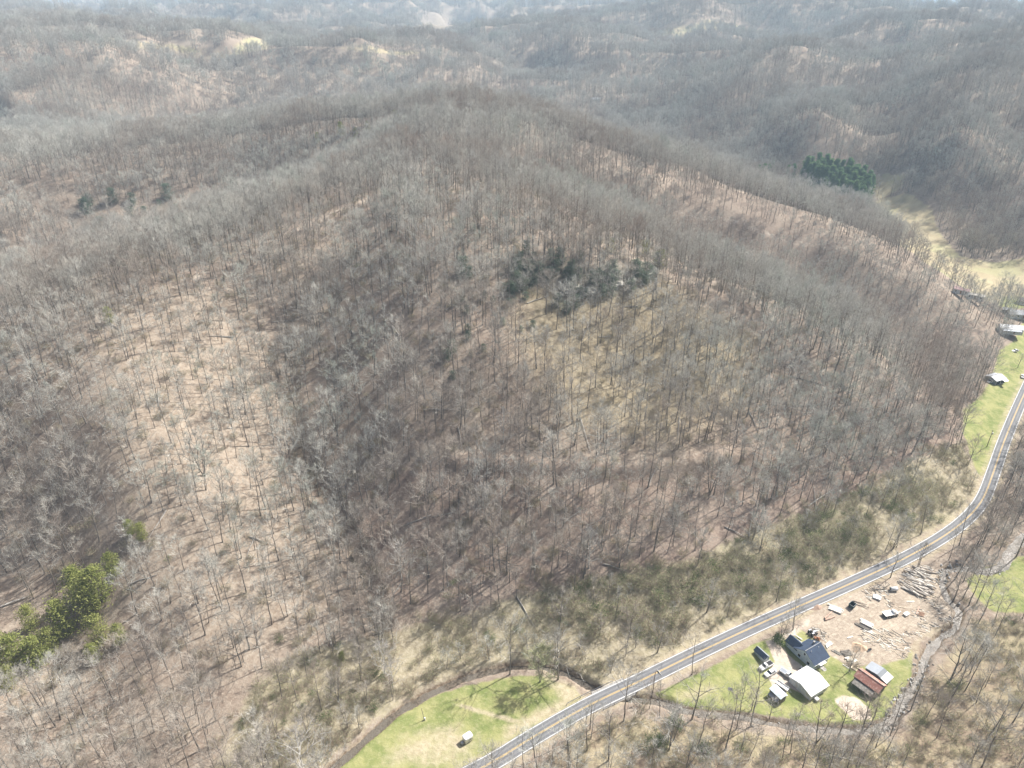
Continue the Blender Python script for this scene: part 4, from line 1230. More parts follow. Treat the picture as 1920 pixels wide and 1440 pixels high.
for x, r in ((-.5, .27), (.6, .2)):
    for sd in (-1, 1):
        wheel(o, (x, sd * .45, r), r, .18)

# white truck in the log yard
o = empty('flatbed_truck', at(1668, 1154), R(14), label='white flatbed truck with exposed wheels in the middle of the log yard', cat='truck')
mb = MB(); mb.box((-.9, .1, 1.25), (3.6, 2.4, .14)); mb.build('deck', M_CARW, o)
mb = MB(); mb.box((-.2, 0, .75), (5.4, .9, .3)); mb.build('chassis', M_BED, o)
cb = MB(); loft(cb, [(2.9, .85, .8, .55, 1.2), (1.9, .95, .9, .55, 1.3), (1.75, .95, .75, .55, 2.1), (1.0, .95, .75, .55, 2.1), (.95, .95, .9, .55, 1.5)]); cb.build('cab', M_CARW, o)
mb = MB(); mb.add([(1.95, -.75, 1.4), (1.95, .75, 1.4), (1.80, .65, 2.0), (1.80, -.65, 2.0)], [(0, 1, 2, 3)]); mb.build('windscreen', M_GLASS, o)
for x in (2.2, -.9, -1.9):
    for sd in (-1, 1):
        wheel(o, (x, sd * .98, .48), .48, .3)

# dark bin, lying tank, crates, sheets
k_bin = simple('dark_green_steel', (0.018, 0.050, 0.050), .6, .3, .2)
o = empty('waste_bin', at(1597, 1138), R(38), label='dark blue-green steel bin by the roadside bank of the log yard', cat='bin')
mb = MB()
ou, inn = [(-1.1, -.95), (1.1, -.95), (1.1, .95), (-1.1, .95)], [(-1.0, -.85), (1.0, -.85), (1.0, .85), (-1.0, .85)]
vs = [(x * .85, y * .85, 0) for x, y in ou] + [(x, y, 1.6) for x, y in ou] + [(x, y, 1.6) for x, y in inn] + [(x * .85, y * .85, .3) for x, y in inn]
fs = [(3, 2, 1, 0), (12, 13, 14, 15)] + [(a + k_, a + (k_ + 1) % 4, a + 4 + (k_ + 1) % 4, a + 4 + k_) for a in (0, 4, 8) for k_ in range(4)]
mb.add(vs, fs); mb.build('body', k_bin, o)
mb = MB(); mb.tube([(-1.13, -.98, 1.6), (1.13, -.98, 1.6), (1.13, .98, 1.6), (-1.13, .98, 1.6), (-1.13, -.98, 1.6)], .06, 6); mb.build('rim', M_STEEL, o)
o = empty('storage_tank', at(1675, 1107), R(5), label='pale ribbed tank lying on its side beside the big log pile', cat='tank')
mb = MB(); mb.tube([(-1.35, 0, .8), (-1.3, 0, .8), (1.3, 0, .8), (1.35, 0, .8)], [.70, .8, .8, .70], 18); mb.build('shell', metal('pale_tank_metal', (.62, .63, .63), .5, 2.5, 0), o, True)
mb = MB(); mb.tube([(-1.42, 0, .8), (-1.352, 0, .8)], .45, 14); mb.build('open_end_shade', M_OPENING_SHADE, o)  # dark disc painted for the shaded open end
for x in (-.8, .8):
    mb = MB(); mb.box((x, 0, .1), (.2, 1.3, .3)); mb.build('cradle', M_GREYPLANK, o)
def board_stack(px, py, yaw, L, Wd, n, mat, label, dx=0.0, cat='lumber stack', gap=0.02, layers=3, name='lumber_stack'):
    o = empty(name, at(px, py), yaw, label=label, cat=cat)
    rg = random.Random(int(px * 7 + py))
    bw = Wd / n
    for ly in range(layers):
        for k_ in range(n):
            mb = MB()
            mb.box((rg.uniform(-.12, .12) * L + dx, -Wd / 2 + bw * (k_ + .5), .12 + ly * .17), (L * rg.uniform(.8, 1.05), bw - gap, .15), rz=rg.uniform(-.02, .02))
            mb.build('board', mat, o)
    for x in (-.3 * L, .3 * L):
        mb = MB(); mb.box((x, 0, .02), (.14, Wd * 1.05, .1)); mb.build('bearer', M_GREYPLANK, o)
board_stack(1566, 1143, R(-32), 4.6, 2.6, 6, M_PALEPLANK, 'wide stack of bleached boards by the road at the yard entrance')
board_stack(1624, 1169.5, R(-42), 4.4, 2.2, 7, M_PALEPLANK, 'stack of pale sawn boards beside the dark beams mid-yard')
board_stack(1617, 1176, R(-42), 5.0, 1.2, 3, M_GREYPLANK, 'three layers of dark beams stacked against the pale board stack mid-yard', gap=.12, layers=2)
board_stack(1628, 1183, R(-40), 3.2, 1.6, 4, M_PALEPLANK, 'loose low pile of pale offcuts below the dark beams', layers=1, gap=.1)
board_stack(1587, 1225, R(10), 3.2, 2.4, 4, M_GREYPLANK, 'small weathered board pile between the house and the sawdust heap', layers=2, gap=.15)
board_stack(1591, 1236, R(20), 2.0, 1.6, 3, M_PALEPLANK, 'squarish pale board pile beside the bare yard tree', layers=2)
board_stack(1601, 1239, R(30), 2.2, 1.2, 3, M_PALEPLANK, 'low pile of white boards to the right of the bare yard tree', layers=1)
board_stack(1570, 1224, R(-42), 3.4, 1.2, 3, M_OLDWOOD, 'grey boards on the grass just right of the house', layers=1, gap=.12)
board_stack(1553.5, 1209, R(35), 3.0, 1.4, 4, M_PALEPLANK, 'pale lumber stack against the back corner of the house', layers=2)
board_stack(1728, 1152, R(-25), 1.9, 2.4, 6, simple('reddish_offcuts', (.36, .23, .16), .9, .1, .3), 'row of reddish brown slats near the pinkish beam', layers=1, gap=.18)
for px, py, L, wd, yaw, m, lab in [
        (1484, 1193, 7.6, .75, R(-50), M_PALEPLANK, 'long pale plank running from the drive bush to the house wing'),
        (1494, 1193, 4.2, .45, R(-50), M_PALEPLANK, 'shorter pale plank lying beside the long plank behind the house wing'),
        (1608, 1258.5, 4.6, .9, R(-48), M_PLANK, 'broad cream plank leading up to the rusty barn'),
        (1616, 1257.5, 3.6, .35, R(-48), M_PLANK, 'narrow cream plank beside the broad one at the rusty barn'),
        (1585.5, 1249.5, 2.2, .4, R(-48), M_PALEPLANK, 'short white plank on the grass above the bare yard tree shadow'),
        (1706.5, 1128, 3.0, .5, R(0), M_PALEPLANK, 'white plank lying level in the upper log yard'),
        (1691, 1139, 2.4, .3, R(-10), M_PLANK, 'thin cream plank behind the white flatbed truck'),
        (1684, 1149, 2.6, .4, R(28), M_PALEPLANK, 'pale plank propped just right of the white flatbed truck'),
        (1721, 1144.5, 4.6, .4, R(52), M_PINKLOG, 'long pinkish beam pointing up towards the stream'),
        (1594, 1195, 2.4, .5, R(20), M_PALEPLANK, 'white offcut plank above the sawdust heap'),
        (1628, 1107, 3.2, .12, R(85), M_PLANK, 'thin upright-looking lath on the roadside bank')]:
    o = MB()
    o.box((0, 0, .1), (L, wd, .14), bevel=.02)
    q = o.build('plank', m)
    q.location = at(px, py); q.rotation_euler = (0, 0, yaw)
    tag(q, lab, 'plank')
for px, py, s_, m, lab in [(1699, 1153, (2.1, 1.3, .7), M_PALEPLANK, 'long white crate right of the flatbed truck'), (1531, 1313.5, (1.2, 1.0, .9), M_TRIM, 'white chest standing at the lower corner of the white garage'),
                           (1644, 1121, (2.6, 2.0, .5), M_TRIM, 'flat white box-like platform beside the yard track'), (1630, 1219.5, (1.5, .6, .45), M_TRIM, 'small white trough beside the sawdust heap')]:
    o = empty('crate', at(px, py), R(28) if px != 1644 else R(-30), label=lab, cat='crate')
    mb = MB(); mb.box((0, 0, s_[2] / 2), (s_[0], s_[1], s_[2]), bevel=.05); mb.build('body', m, o)
    mb = MB(); mb.box((0, 0, s_[2] + .035), (s_[0] + .08, s_[1] + .08, .07)); mb.build('lid_or_shade', M_TRIM if px != 1630 else M_OPENING_SHADE, o)  # on the trough, a dark sheet painted as its shadow

# logs: each one a thing of its own
k = NT('log_bark_and_wood', .9, .1)
rr_ = k.n('ShaderNodeObjectInfo').outputs['Random']
k.col(k.mix(k.ss(k.noise(k.map(k.obj(), (.5, 2, 2)), 2.2, 4, .65), .35, .65), k.ramp(rr_, [(0, (.36, .31, .26)), (.5, (.52, .47, .41)), (1, (.64, .60, .53))]), k.ramp(rr_, [(0, (.55, .49, .42)), (.5, (.70, .65, .58)), (1, (.78, .75, .69))])))
M_LOG = k.m
M_CUT = simple('cut_wood_end', (0.62, 0.50, 0.35), .9, .1, .2, 3)
def log_mesh(L, r, seed):
    rg = random.Random(seed)
    mb = MB()
    n, m = 9, 6
    pth = [Vector((L * (i / (m - 1) - .5), rg.gauss(0, .03) * L * .3, rg.gauss(0, .015) * L * .3)) for i in range(m)]
    mb.tube(pth, [r * (1.12 - .24 * i / (m - 1)) * rg.uniform(.96, 1.04) for i in range(m)], n)
    mb.m[-1] = mb.m[-2] = 1
    return mb.mesh('log', [M_LOG, M_CUT], False)
LOGS = [log_mesh(L, r, s_) for s_, (L, r) in enumerate([(4.0, .23), (4.4, .28), (3.2, .21), (4.8, .26), (2.8, .29), (3.9, .19)])]
PILE = place([(1690, 1093), (1712, 1062), (1748, 1070), (1744, 1114), (1725, 1118), (1700, 1108)])
rg = random.Random(5)
n_log = 0
while n_log < 96:
    x = rg.uniform(PILE[:, 0].min(), PILE[:, 0].max())
    y = rg.uniform(PILE[:, 1].min(), PILE[:, 1].max())
    if not inpoly(np.array([x]), np.array([y]), PILE)[0]:
        continue
    lay = rg.choice([0, 0, 1, 1, 2])
    z = float(H(np.array([x]), np.array([y]))[0])
    o = bpy.data.objects.new('log', LOGS[rg.randrange(6)])
    COL.objects.link(o)
    o.location = (x, y, z + .2 + .42 * lay)
    o.rotation_euler = (rg.uniform(0, 6.28), rg.gauss(0, .05), R(-42) + rg.gauss(0, .26))
    tag(o, 'grey debarked log lying in the big log pile by the stream', 'log', 'logs in the big log pile')
    n_log += 1
for px, py, me, yaw, lab in [(1553, 1154, 3, R(38), 'pinkish log with a dark cut end by the yard entrance, upper of two'), (1556, 1160, 1, R(22), 'pinkish log with a dark cut end by the yard entrance, lower of two'),
                             (1650, 1106, 3, R(2), 'dark pole lying towards the pale ribbed tank'), (1661, 1101, 3, R(32), 'dark slanting pole propped behind the pale ribbed tank'), (1612, 1131, 3, R(-25), 'dark long pole beside the blue-green bin'),
                             (1616, 1137, 3, R(-22), 'thin dark pole lying below its twin beside the blue-green bin'), (1734, 1108, 4, R(70), 'stubby log standing off the foot of the log pile')]:
    o = bpy.data.objects.new('log', LOGS[me].copy())
    if 'pinkish' in lab:
        o.data.materials[0] = M_PINKLOG
        o.data.materials[1] = M_GREYPLANK
    elif 'pole' in lab:
        o.data.materials[0] = M_GREYPLANK
    COL.objects.link(o)
    o.location = at(px, py) + Vector((0, 0, .25))
    o.rotation_euler = (0, 0, yaw)
    if 'pole' in lab:
        o.scale = (1.0, .45, .45)
    tag(o, lab, 'log')
for (a, b, c_, d_), r, m, lab in [((2, 1139, 55, 1119), .32, WBARK, 'bleached fallen trunk on the leaf litter left of the yellow-green pines'), ((1515, 950, 1568, 914), .22, WBARK, 'thin bleached fallen trunk just above the roadside brush'),
                                  ((1482, 706, 1545, 724), .25, BARK, 'grey fallen trunk lying across the open slope high on the right'), ((1088, 785, 1108, 850), .2, WBARK, 'pale fallen trunk pointing down to the old bench track'),
                                  ((1232, 1258, 1240, 1266), .2, WBARK, 'short pale fallen trunk in the brush above the road')]:
    p, q = at(a, b), at(c_, d_)
    mb = MB()
    ln = (q - p).length
    mb.tube([(-ln / 2, 0, 0), (-ln / 6, .1, .05), (ln / 6, -.08, .02), (ln / 2, 0, 0)], [r, r * .85, r * .65, r * .4], 7)
    mb.spike(Vector((ln * .2, 0, 0)), Vector((ln * .42, 1.2, .8)), r * .3)
    mb.spike(Vector((ln * .3, 0, 0)), Vector((ln * .5, -1.0, .9)), r * .25)
    o = mb.build('fallen_trunk', m)
    o.location = (p + q) / 2 + Vector((0, 0, r + .12))
    o.rotation_euler = (q - p).to_track_quat('X', 'Z').to_euler()
    tag(o, lab, 'fallen trunk')

# sawdust heap and earth bank
def mound(px, py, rx, ry, hh, mat, name, lab, cat, yaw=0):
    c = at(px, py)
    mb = MB()
    n, m = 26, 9
    vs, fs = [(0, 0, hh)], []
    for i in range(1, m + 1):
        t = i / m
        for k_ in range(n):
            a = 2 * math.pi * k_ / n
            e = 1 + .16 * math.sin(3 * a + px) + .1 * math.sin(7 * a)
            vs.append((rx * t * e * math.cos(a), ry * t * e * math.sin(a), hh * (math.cos(t * math.pi) * .5 + .5) * (1 + .12 * math.sin(5 * a + 9 * t)) - .12 * (t > .99)))
    for k_ in range(n):
        fs.append((0, 1 + k_, 1 + (k_ + 1) % n))
        for i in range(m - 1):
            a, b = 1 + i * n + k_, 1 + i * n + (k_ + 1) % n
            fs.append((a, a + n, b + n, b))
    mb.add(vs, fs)
    o = mb.build(name, mat, None, True)
    o.location = c
    o.rotation_euler = (0, 0, yaw)
    return tag(o, lab, cat)
M_SAWDUST = simple('sawdust', (.54, .40, .28), .95, .05, .2, 3)
mound(1611, 1214, 2.9, 2.3, 1.3, M_SAWDUST, 'sawdust_heap', 'low orange-tan sawdust heap in the lower log yard', 'heap')
mound(1532, 1139, 2.6, 1.3, .6, simple('yard_earth', (.36, .26, .20), .95, .05, .3, 2), 'earth_heap', 'low brown earth heap beside the road at the yard entrance', 'heap', R(30))
mound(1718, 1112, 1.6, 1.1, .8, simple('bark_heap_brown', (.15, .11, .085), .95, .05, .4, 3), 'bark_heap', 'dark bark heap at the foot of the log pile', 'heap')

# scraps of bark and slab wood all over the yard
mb = MB()
rg = random.Random(77)
LOTP = ZONE['lot']
n_ = 0
sx = np.array([rg.uniform(LOTP[:, 0].min(), LOTP[:, 0].max()) for _ in range(4200)])
sy = np.array([rg.uniform(LOTP[:, 1].min(), LOTP[:, 1].max()) for _ in range(4200)])
okk = inpoly(sx, sy, LOTP) & (fbm(sx / 9, sy / 9, 61, 3) > .56)
sz = H(sx, sy)
for x, y, z, q in zip(sx, sy, sz, okk):
    if q and n_ < 480:
        L = rg.uniform(.4, 2.6)
        mb.box((x, y, z + .06), (L, rg.uniform(.06, .26), .1), rz=R(-42) + rg.gauss(0, .5), mat=rg.choice([0, 0, 0, 1, 1, 2]))
        n_ += 1
o = mb.build('wood_scraps', [M_GREYPLANK, M_PALEPLANK, M_PLANK])
tag(o, kind='stuff')

# ------------------------------------------------------------------ poles, guardrails, bridge
def utility_pole(px, py, hh, yaw, label, arm=True, trans=False):
    o = empty('utility_pole', at(px, py), yaw, label=label, cat='utility pole')
    mb = MB(); mb.tube([(0, 0, -1), (0, 0, hh * .5), (0, 0, hh)], [.17, .15, .11], 8); mb.build('pole', M_POLE, o, True)
    if arm:
        mb = MB(); mb.box((0, 0.14, hh - .5), (2.4, .1, .12)); mb.build('crossarm', M_POLE, o)
        for x in (-1.1, -.4, .4, 1.1):
            mb = MB(); mb.tube([(x, .14, hh - .44), (x, .14, hh - .28)], .05, 6); mb.build('insulator', M_STEEL, o)
    if trans:
        mb = MB(); mb.tube([(0, -.4, hh - 2.1), (0, -.4, hh - 1.2)], .27, 10); mb.build('transformer', M_STEEL, o)
utility_pole(1106, 1368, 11.5, R(30), 'brown utility pole on the near verge, closest to the white meadow trailer')
utility_pole(1223, 1303, 11, R(30), 'brown utility pole beside the bridge and the lawn')
utility_pole(1850, 838, 9.5, R(60), 'utility pole with a pale transformer on the grass inside the road bend', True, True)
o = empty('meter_pole', at(795, 1350), 0, label='thin white-based service pole standing in the mown meadow', cat='pole')
mb = MB(); mb.tube([(0, 0, -.5), (-.2, .1, 2.5), (-.5, .2, 5.2)], [.09, .08, .06], 7); mb.build('pole', M_GREYPLANK, o)
mb = MB(); mb.box((.25, .05, .5), (.5, .35, 1.0), bevel=.04); mb.build('meter_box', M_TRIM, o)
o = empty('backboard_stand', at(1367, 1303), R(-20), label='white square board on a thin pole in the lawn', cat='backboard')
mb = MB(); mb.tube([(0, 0, -.4), (0, 0, 2.9)], .05, 7); mb.build('pole', M_STEEL, o)
mb = MB(); mb.box((0, -.12, 2.9), (1.5, .06, 1.0), rx=R(-30)); mb.build('board', M_TRIM, o)
mb = MB(); mb.tube([(.22 * math.cos(a), -.38 + .22 * math.sin(a), 2.6) for a in np.linspace(0, 6.283, 13)], .02, 5); mb.build('ring', m_rust, o)

def guardrail(i0, i1, off, label):
    seg = ROAD[i0:i1]
    n = np.gradient(seg[:, :2], axis=0)
    n /= np.linalg.norm(n, axis=1)[:, None]
    pts_ = [Vector((p[0] - t[1] * off, p[1] + t[0] * off, p[2])) for p, t in zip(seg, n)]
    base = pts_[len(pts_) // 2].copy()
    o = empty('guardrail', base, 0, label=label, cat='guardrail')
    q = [p - base for p in pts_]
    mb = MB()
    vs, fs = [], []
    prof = [(-.03, .45), (.05, .53), (-.03, .61), (.05, .70), (-.03, .78)]
    for p, t in zip(q, n):
        for a, z in prof:
            vs.append((p.x - t[1] * a, p.y + t[0] * a, p.z + .1 + z))
    m = len(prof)
    for i in range(len(q) - 1):
        for k_ in range(m - 1):
            fs.append((i * m + k_, i * m + k_ + 1, (i + 1) * m + k_ + 1, (i + 1) * m + k_))
    mb.add(vs, fs)
    mb.build('rail', M_STEEL, o)
    for p, t in zip(q, n):
        mb = MB(); mb.box((p.x + .1 * t[1], p.y - .1 * t[0], p.z + .3), (.14, .14, 1.0)); mb.build('post', M_GREYPLANK, o)
def road_index(px, py):
    p = unproj(px, py, 1.2)
    return int(np.argmin(np.hypot(ROAD[:, 0] - p[0], ROAD[:, 1] - p[1])))
guardrail(road_index(1068, 1340), road_index(1180, 1286), 3.75, 'long galvanised guardrail on the hill side of the road at the bridge')
guardrail(road_index(1120, 1318), road_index(1194, 1280), -3.5, 'short galvanised guardrail on the stream side of the road at the bridge')
i0, i1 = road_index(1124, 1314), road_index(1184, 1286)
seg = ROAD[i0:i1 + 1]
base = Vector(seg[len(seg) // 2])
o = empty('road_bridge', base, 0, label='small concrete road bridge carrying the road over the stream', cat='bridge')
def slab(a, b, z0, z1, part):
    n = np.gradient(seg[:, :2], axis=0)
    n /= np.linalg.norm(n, axis=1)[:, None]
    mb = MB()
    vs, fs = [], []
    for p, t in zip(seg, n):
        for off, z in ((a, z0), (b, z0), (b, z1), (a, z1)):
            vs.append((p[0] - t[1] * off - base.x, p[1] + t[0] * off - base.y, p[2] + z - base.z))
    m = len(seg)
    for i in range(m - 1):
        for k_ in range(4):
            fs.append((i * 4 + k_, i * 4 + (k_ + 1) % 4, i * 4 + 4 + (k_ + 1) % 4, i * 4 + 4 + k_))
    fs += [(3, 2, 1, 0), tuple(range(m * 4 - 4, m * 4))]
    mb.add(vs, fs)
    mb.build(part, M_CONC, o)
slab(-3.3, 3.3, -.55, .05, 'deck')
for z_, x_ in ((3.75, 1.6), (3.75, 5.2)):
    mb = MB(); mb.tube([(x_, 3.2, 4.4), (x_, 3.2, 5.35)], .09, 7); mb.build('roof_vent', M_STEEL, h)
for y_, z_ in ((-.34, 2.55), (8.74, 2.55)):
    mb = MB(); mb.box((3.5, y_, z_), (7.5, .12, .12)); mb.build('gutter', M_TRIM, h)
slab(-3.6, -3.3, -.65, .22, 'parapet')
slab(3.3, 3.6, -.65, .22, 'parapet')
dirv = Vector((seg[-1] - seg[0])[:2]).normalized()
for q in (seg[1], seg[-2]):
    mb = MB(); mb.box((q[0] - base.x, q[1] - base.y, q[2] - base.z - 1.5), (1.0, 7.0, 1.9), rz=math.atan2(dirv.y, dirv.x)); mb.build('abutment', M_CONC, o)

# ------------------------------------------------------------------ rocks
def rock_mesh(seed):
    rg = np.random.default_rng(seed)
    mb = MB()
    n, m = 10, 7
    ph = rg.uniform(0, 6.28, 6)
    vs, fs = [(0, 0, -.9)], []
    for i in range(1, m):
        th = math.pi * i / m
        for k_ in range(n):
            a = 2 * math.pi * k_ / n
            r = 1 + .22 * math.sin(2 * a + ph[0]) * math.sin(th) + .16 * math.sin(3 * a + 2 * th + ph[1]) + .1 * math.sin(5 * th + ph[2])
            vs.append((r * math.sin(th) * math.cos(a) * 1.3, r * math.sin(th) * math.sin(a), -r * math.cos(th) * .75))
    vs.append((0, 0, .8))
    for k_ in range(n):
        fs.append((0, 1 + (k_ + 1) % n, 1 + k_))
        fs.append((len(vs) - 1, 1 + (m - 2) * n + k_, 1 + (m - 2) * n + (k_ + 1) % n))
        for i in range(m - 2):
            a, b = 1 + i * n + k_, 1 + i * n + (k_ + 1) % n
            fs.append((a, b, b + n, a + n))
    mb.add(vs, fs)
    return mb
k = NT('sandstone', .9, .1)
k.col(k.mix(k.ss(k.noise(k.obj(), 1.2, 4, .65), .35, .65), (.23, .22, .19), (.44, .42, .37))).bump(k.noise(k.obj(), 3, 4), .6, .2)
M_ROCK = k.m
ROCKS = [rock_mesh(s_) for s_ in range(4)]
RMESH = [q.mesh('boulder', [M_ROCK], False) for q in ROCKS]
rg = random.Random(9)
for px, py, s_ in [(1066, 540, 3.0), (1078, 545, 3.6), (1092, 548, 2.6), (1105, 546, 3.2), (1130, 541, 2.2), (1160, 532, 2.6), (1185, 525, 2.4), (1208, 512, 3.0), (1226, 506, 2.2), (1005, 508, 2.4), (985, 500, 2.0), (1050, 552, 2.0)]:
    o = bpy.data.objects.new('boulder', RMESH[rg.randrange(4)])
    COL.objects.link(o)
    o.location = at(px, py)
    o.scale = (s_ * 1.2, s_, s_ * .8)
    o.rotation_euler = (0, 0, rg.uniform(0, 6.28))
    tag(o, 'weathered sandstone boulder in the rock outcrop under the hill crest', 'boulder', 'boulders of the outcrop below the crest')

# ------------------------------------------------------------------ where the trees stand
def zmask(name, x, y, w):
    p = ZONE[name]
    out = np.zeros(len(x))
    b = (x > p[:, 0].min() - w) & (x < p[:, 0].max() + w) & (y > p[:, 1].min() - w) & (y < p[:, 1].max() + w)
    if b.any():
        out[b] = softpoly(x[b], y[b], p, w)
    return out
def scatter(step, d0, d1, seed):
    """jittered points over the ground between D0 and D1 metres away, within the view and a margin round it"""
    rg = np.random.default_rng(seed)
    xs, ys = np.meshgrid(np.arange(-d1, d1, step), np.arange(40, d1, step))
    x = (xs + rg.uniform(-.48, .48, xs.shape) * step).ravel()
    y = (ys + rg.uniform(-.48, .48, xs.shape) * step).ravel()
    d = np.hypot(x, y)
    k = (d >= d0) & (d < d1) & (np.abs(x) < 0.80 * y + 90)
    x, y = x[k], y[k]
    z = H(x, y)
    px, py, zc = project(x, y, z + 10)
    k = (px > -260) & (px < 2180) & (py < 1800) & (zc > 20)
    return x[k], y[k], z[k], rg
OPEN = ['meadow', 'lawn', 'lot', 'drive', 'yardpatch', 'rmeadow', 'rlawn', 'rlawn2', 'field', 'field2', 'pines', 'lotgrass', 'ridgefield', 'ridgefield2', 'farfield', 'farfield2']
def open_ground(x, y):
    m = np.zeros(len(x))
    for n_ in OPEN:
        m = np.maximum(m, zmask(n_, x, y, 1.5))
    near = (y < 560) & (np.hypot(x, y) < 620)
    if near.any():
        dr, _, _ = polydist(x[near], y[near], ROAD[::2])
        ds, _, _ = polydist(x[near], y[near], STREAM[::2])
        m[near] = np.maximum(m[near], np.maximum((dr < 5.6) * 1.0, (ds < 2.8) * 1.0))
    return m
PINE_PX = [(170, 1155), (125, 1192), (192, 1128), (190, 1205), (62, 1180), (42, 1255), (12, 1240), (215, 1078), (228, 1205), (98, 1225), (268, 1012), (246, 1002), (76, 1248), (150, 1120), (180, 1240), (110, 1270), (60, 1290)]
def woods_points():
    x, y, z, rg = scatter(4.65, 60, 1250, 21)
    u = rg.random(len(x))
    op = open_ground(x, y) > 0.4
    pale, brush, red, wd, moss = (zmask(n_, x, y, w) for n_, w in (('pale', 25), ('brush', 4), ('red', 10), ('woods', 4), ('moss', 15)))
    dens = 0.74 + 1.1 * (fbm(x / 38, y / 38, 55, 3) - 0.5)
    dens = dens * (1 - 0.05 * pale) * (1 - 0.66 * brush) * (1 - 0.58 * wd) * (1 - 0.12 * moss)
    bench = np.ones(len(x))
    nr = (y < 560) & (np.hypot(x, y) < 620)
    db, _, _ = polydist(x[nr], y[nr], BENCH[::2])
    bench[nr] = (db > 2.6)
    dsm, _, _ = polydist(x[nr], y[nr], STREAM[:90:2])
    drv, _, _ = polydist(x[nr], y[nr], RAVINE)
    bank = np.zeros(len(x))
    bank[nr] = (dsm > 3.2) & (dsm < 10) & (brush[nr] > .25)
    dens = np.maximum(dens, .95 * bank)
    dens[nr] = np.maximum(dens[nr], .95 * (drv < 9))
    cr_ = (y < 900) & (y > 250) & (np.abs(x) < 500)
    for c_ in CREST:
        dc, _, _ = polydist(x[cr_], y[cr_], c_)
        bench[cr_] *= dc > 3.6
    dens = dens * (1 - 0.7 * zmask('hollow', x, y, 8))
    ok = (~op) & (u < dens) & (bench > 0)
    for px, py in PINE_PX:
        q = at(px, py)
        ok &= np.hypot(x - q.x, y - q.y) > 5.5
    x, y, z, pale, brush, wd = x[ok], y[ok], z[ok], pale[ok], brush[ok], wd[ok]
    bank = bank[ok]
    low = np.ones(len(x))
    cl_ = (y < 700) & (x > 120)
    dq, _, _ = polydist(x[cl_], y[cl_], CREST[0][len(CREST[0]) // 2:])
    low[cl_] = 1 - .26 * (dq < 70)
    n = len(x)
    r = rg.random(n)
    var = rg.integers(0, N_FULL, n)
    young = (r < 0.16) | ((rg.random(n) < 0.75 * pale))
    var = np.where(young, N_FULL + rg.integers(0, N_POLE, n), var)
    wide = ((~young) & (r > 0.93 - 0.25 * brush)) | (bank > 0)
    var = np.where(wide, N_FULL + N_POLE + rg.integers(0, N_WIDE, n), var)
    sap = (rg.random(n) < 0.12 + 0.3 * brush + 0.15 * wd)
    var = np.where(sap, N_FULL + N_POLE + N_WIDE + rg.integers(0, N_SAP, n), var)
    scl = (0.60 + 0.5 * rg.random(n) ** 0.8) * (1 - 0.12 * brush) * low * (1 - .38 * bank)
    return dict(x=x, y=y, z=z, var=var, scl=scl, rot=rg.uniform(0, 6.283, n))
WP = woods_points()
HT = np.array([max(p[2] for p in c.v) for _, c in KINDS])
px_, py_, zc_ = project(WP['x'], WP['y'], WP['z'] + 9)
size = HT[WP['var']] * WP['scl'] / np.maximum(zc_, 1)
size = np.where((px_ > -10) & (px_ < 1930) & (py_ > 0) & (py_ < 1475), size, 0)
size = size * np.where(WP['var'] >= N_FULL + N_POLE + N_WIDE, 0.5, 1)
NEAREST = np.argsort(-size)[:290]

# ------------------------------------------------------------------ trees and shrubs one can point to
def tree_thing(name, px, py, parts, mats, label, cat='tree', group=None, scale=1.0, rz=None, pos=None):
    p = Vector(pos) if pos is not None else at(px, py)
    o = empty(name, p, rz if rz is not None else random.uniform(0, 6.28), label=label, cat=cat, group=group)
    o.scale = (scale,) * 3
    for nm, me in zip(('trunk', 'crown'), parts):
        c = bpy.data.objects.new(nm, me)
        COL.objects.link(c)
        c.parent = o
    return o
def meshes(tc, mt, mc):
    return tc[0].mesh('trunk', [mt], True), tc[1].mesh('crown', [mc])
lone = meshes(bare_tree(501, 17, .2, .34, 16, 8, 13, stems=2, twl=1.6, tw=.042), BARK, BUDS)
tree_thing('lone_tree', 1012, 1279, lone, None, 'lone budding tree casting a forked shadow on the mown meadow')
syc = [meshes(bare_tree(510 + s_, 22, .25, .36, 15, 6, 8, stems=1 + s_ % 2, twl=1.9, tw=.045, r0=.34), WBARK, WTWIG) for s_ in range(3)]
for px, py, v, sc, lab in [(574, 1462, 0, 1.05, 'big white-barked sycamore at the end of the stream, by the lower edge'), (722, 1262, 1, .75, 'white-barked sycamore in the brush just above the meadow stream'), (738, 1290, 2, .6, 'smaller white-barked tree standing on the stream bank by the meadow'),
                           (912, 978, 1, .85, 'white-limbed tree low on the middle of the big slope'), (752, 1085, 0, .8, 'pale spreading tree in the leaf litter above the green brush'), (1105, 1065, 2, .8, 'pale tree at the top of the roadside brush, mid-slope'),
                           (1250, 1395, 0, .75, 'pale-twigged tree in the near woods across from the bridge'), (945, 830, 2, .7, 'white-topped tree standing just above the old bench track')]:
    tree_thing('white_tree', px, py, syc[v], None, lab, scale=sc)
dark = [meshes(bare_tree(520 + s_, 20, .3, .33, 14, 6, 8, stems=1 + s_, twl=1.6, tw=.034, r0=.36), BARK, TWIG) for s_ in range(2)]
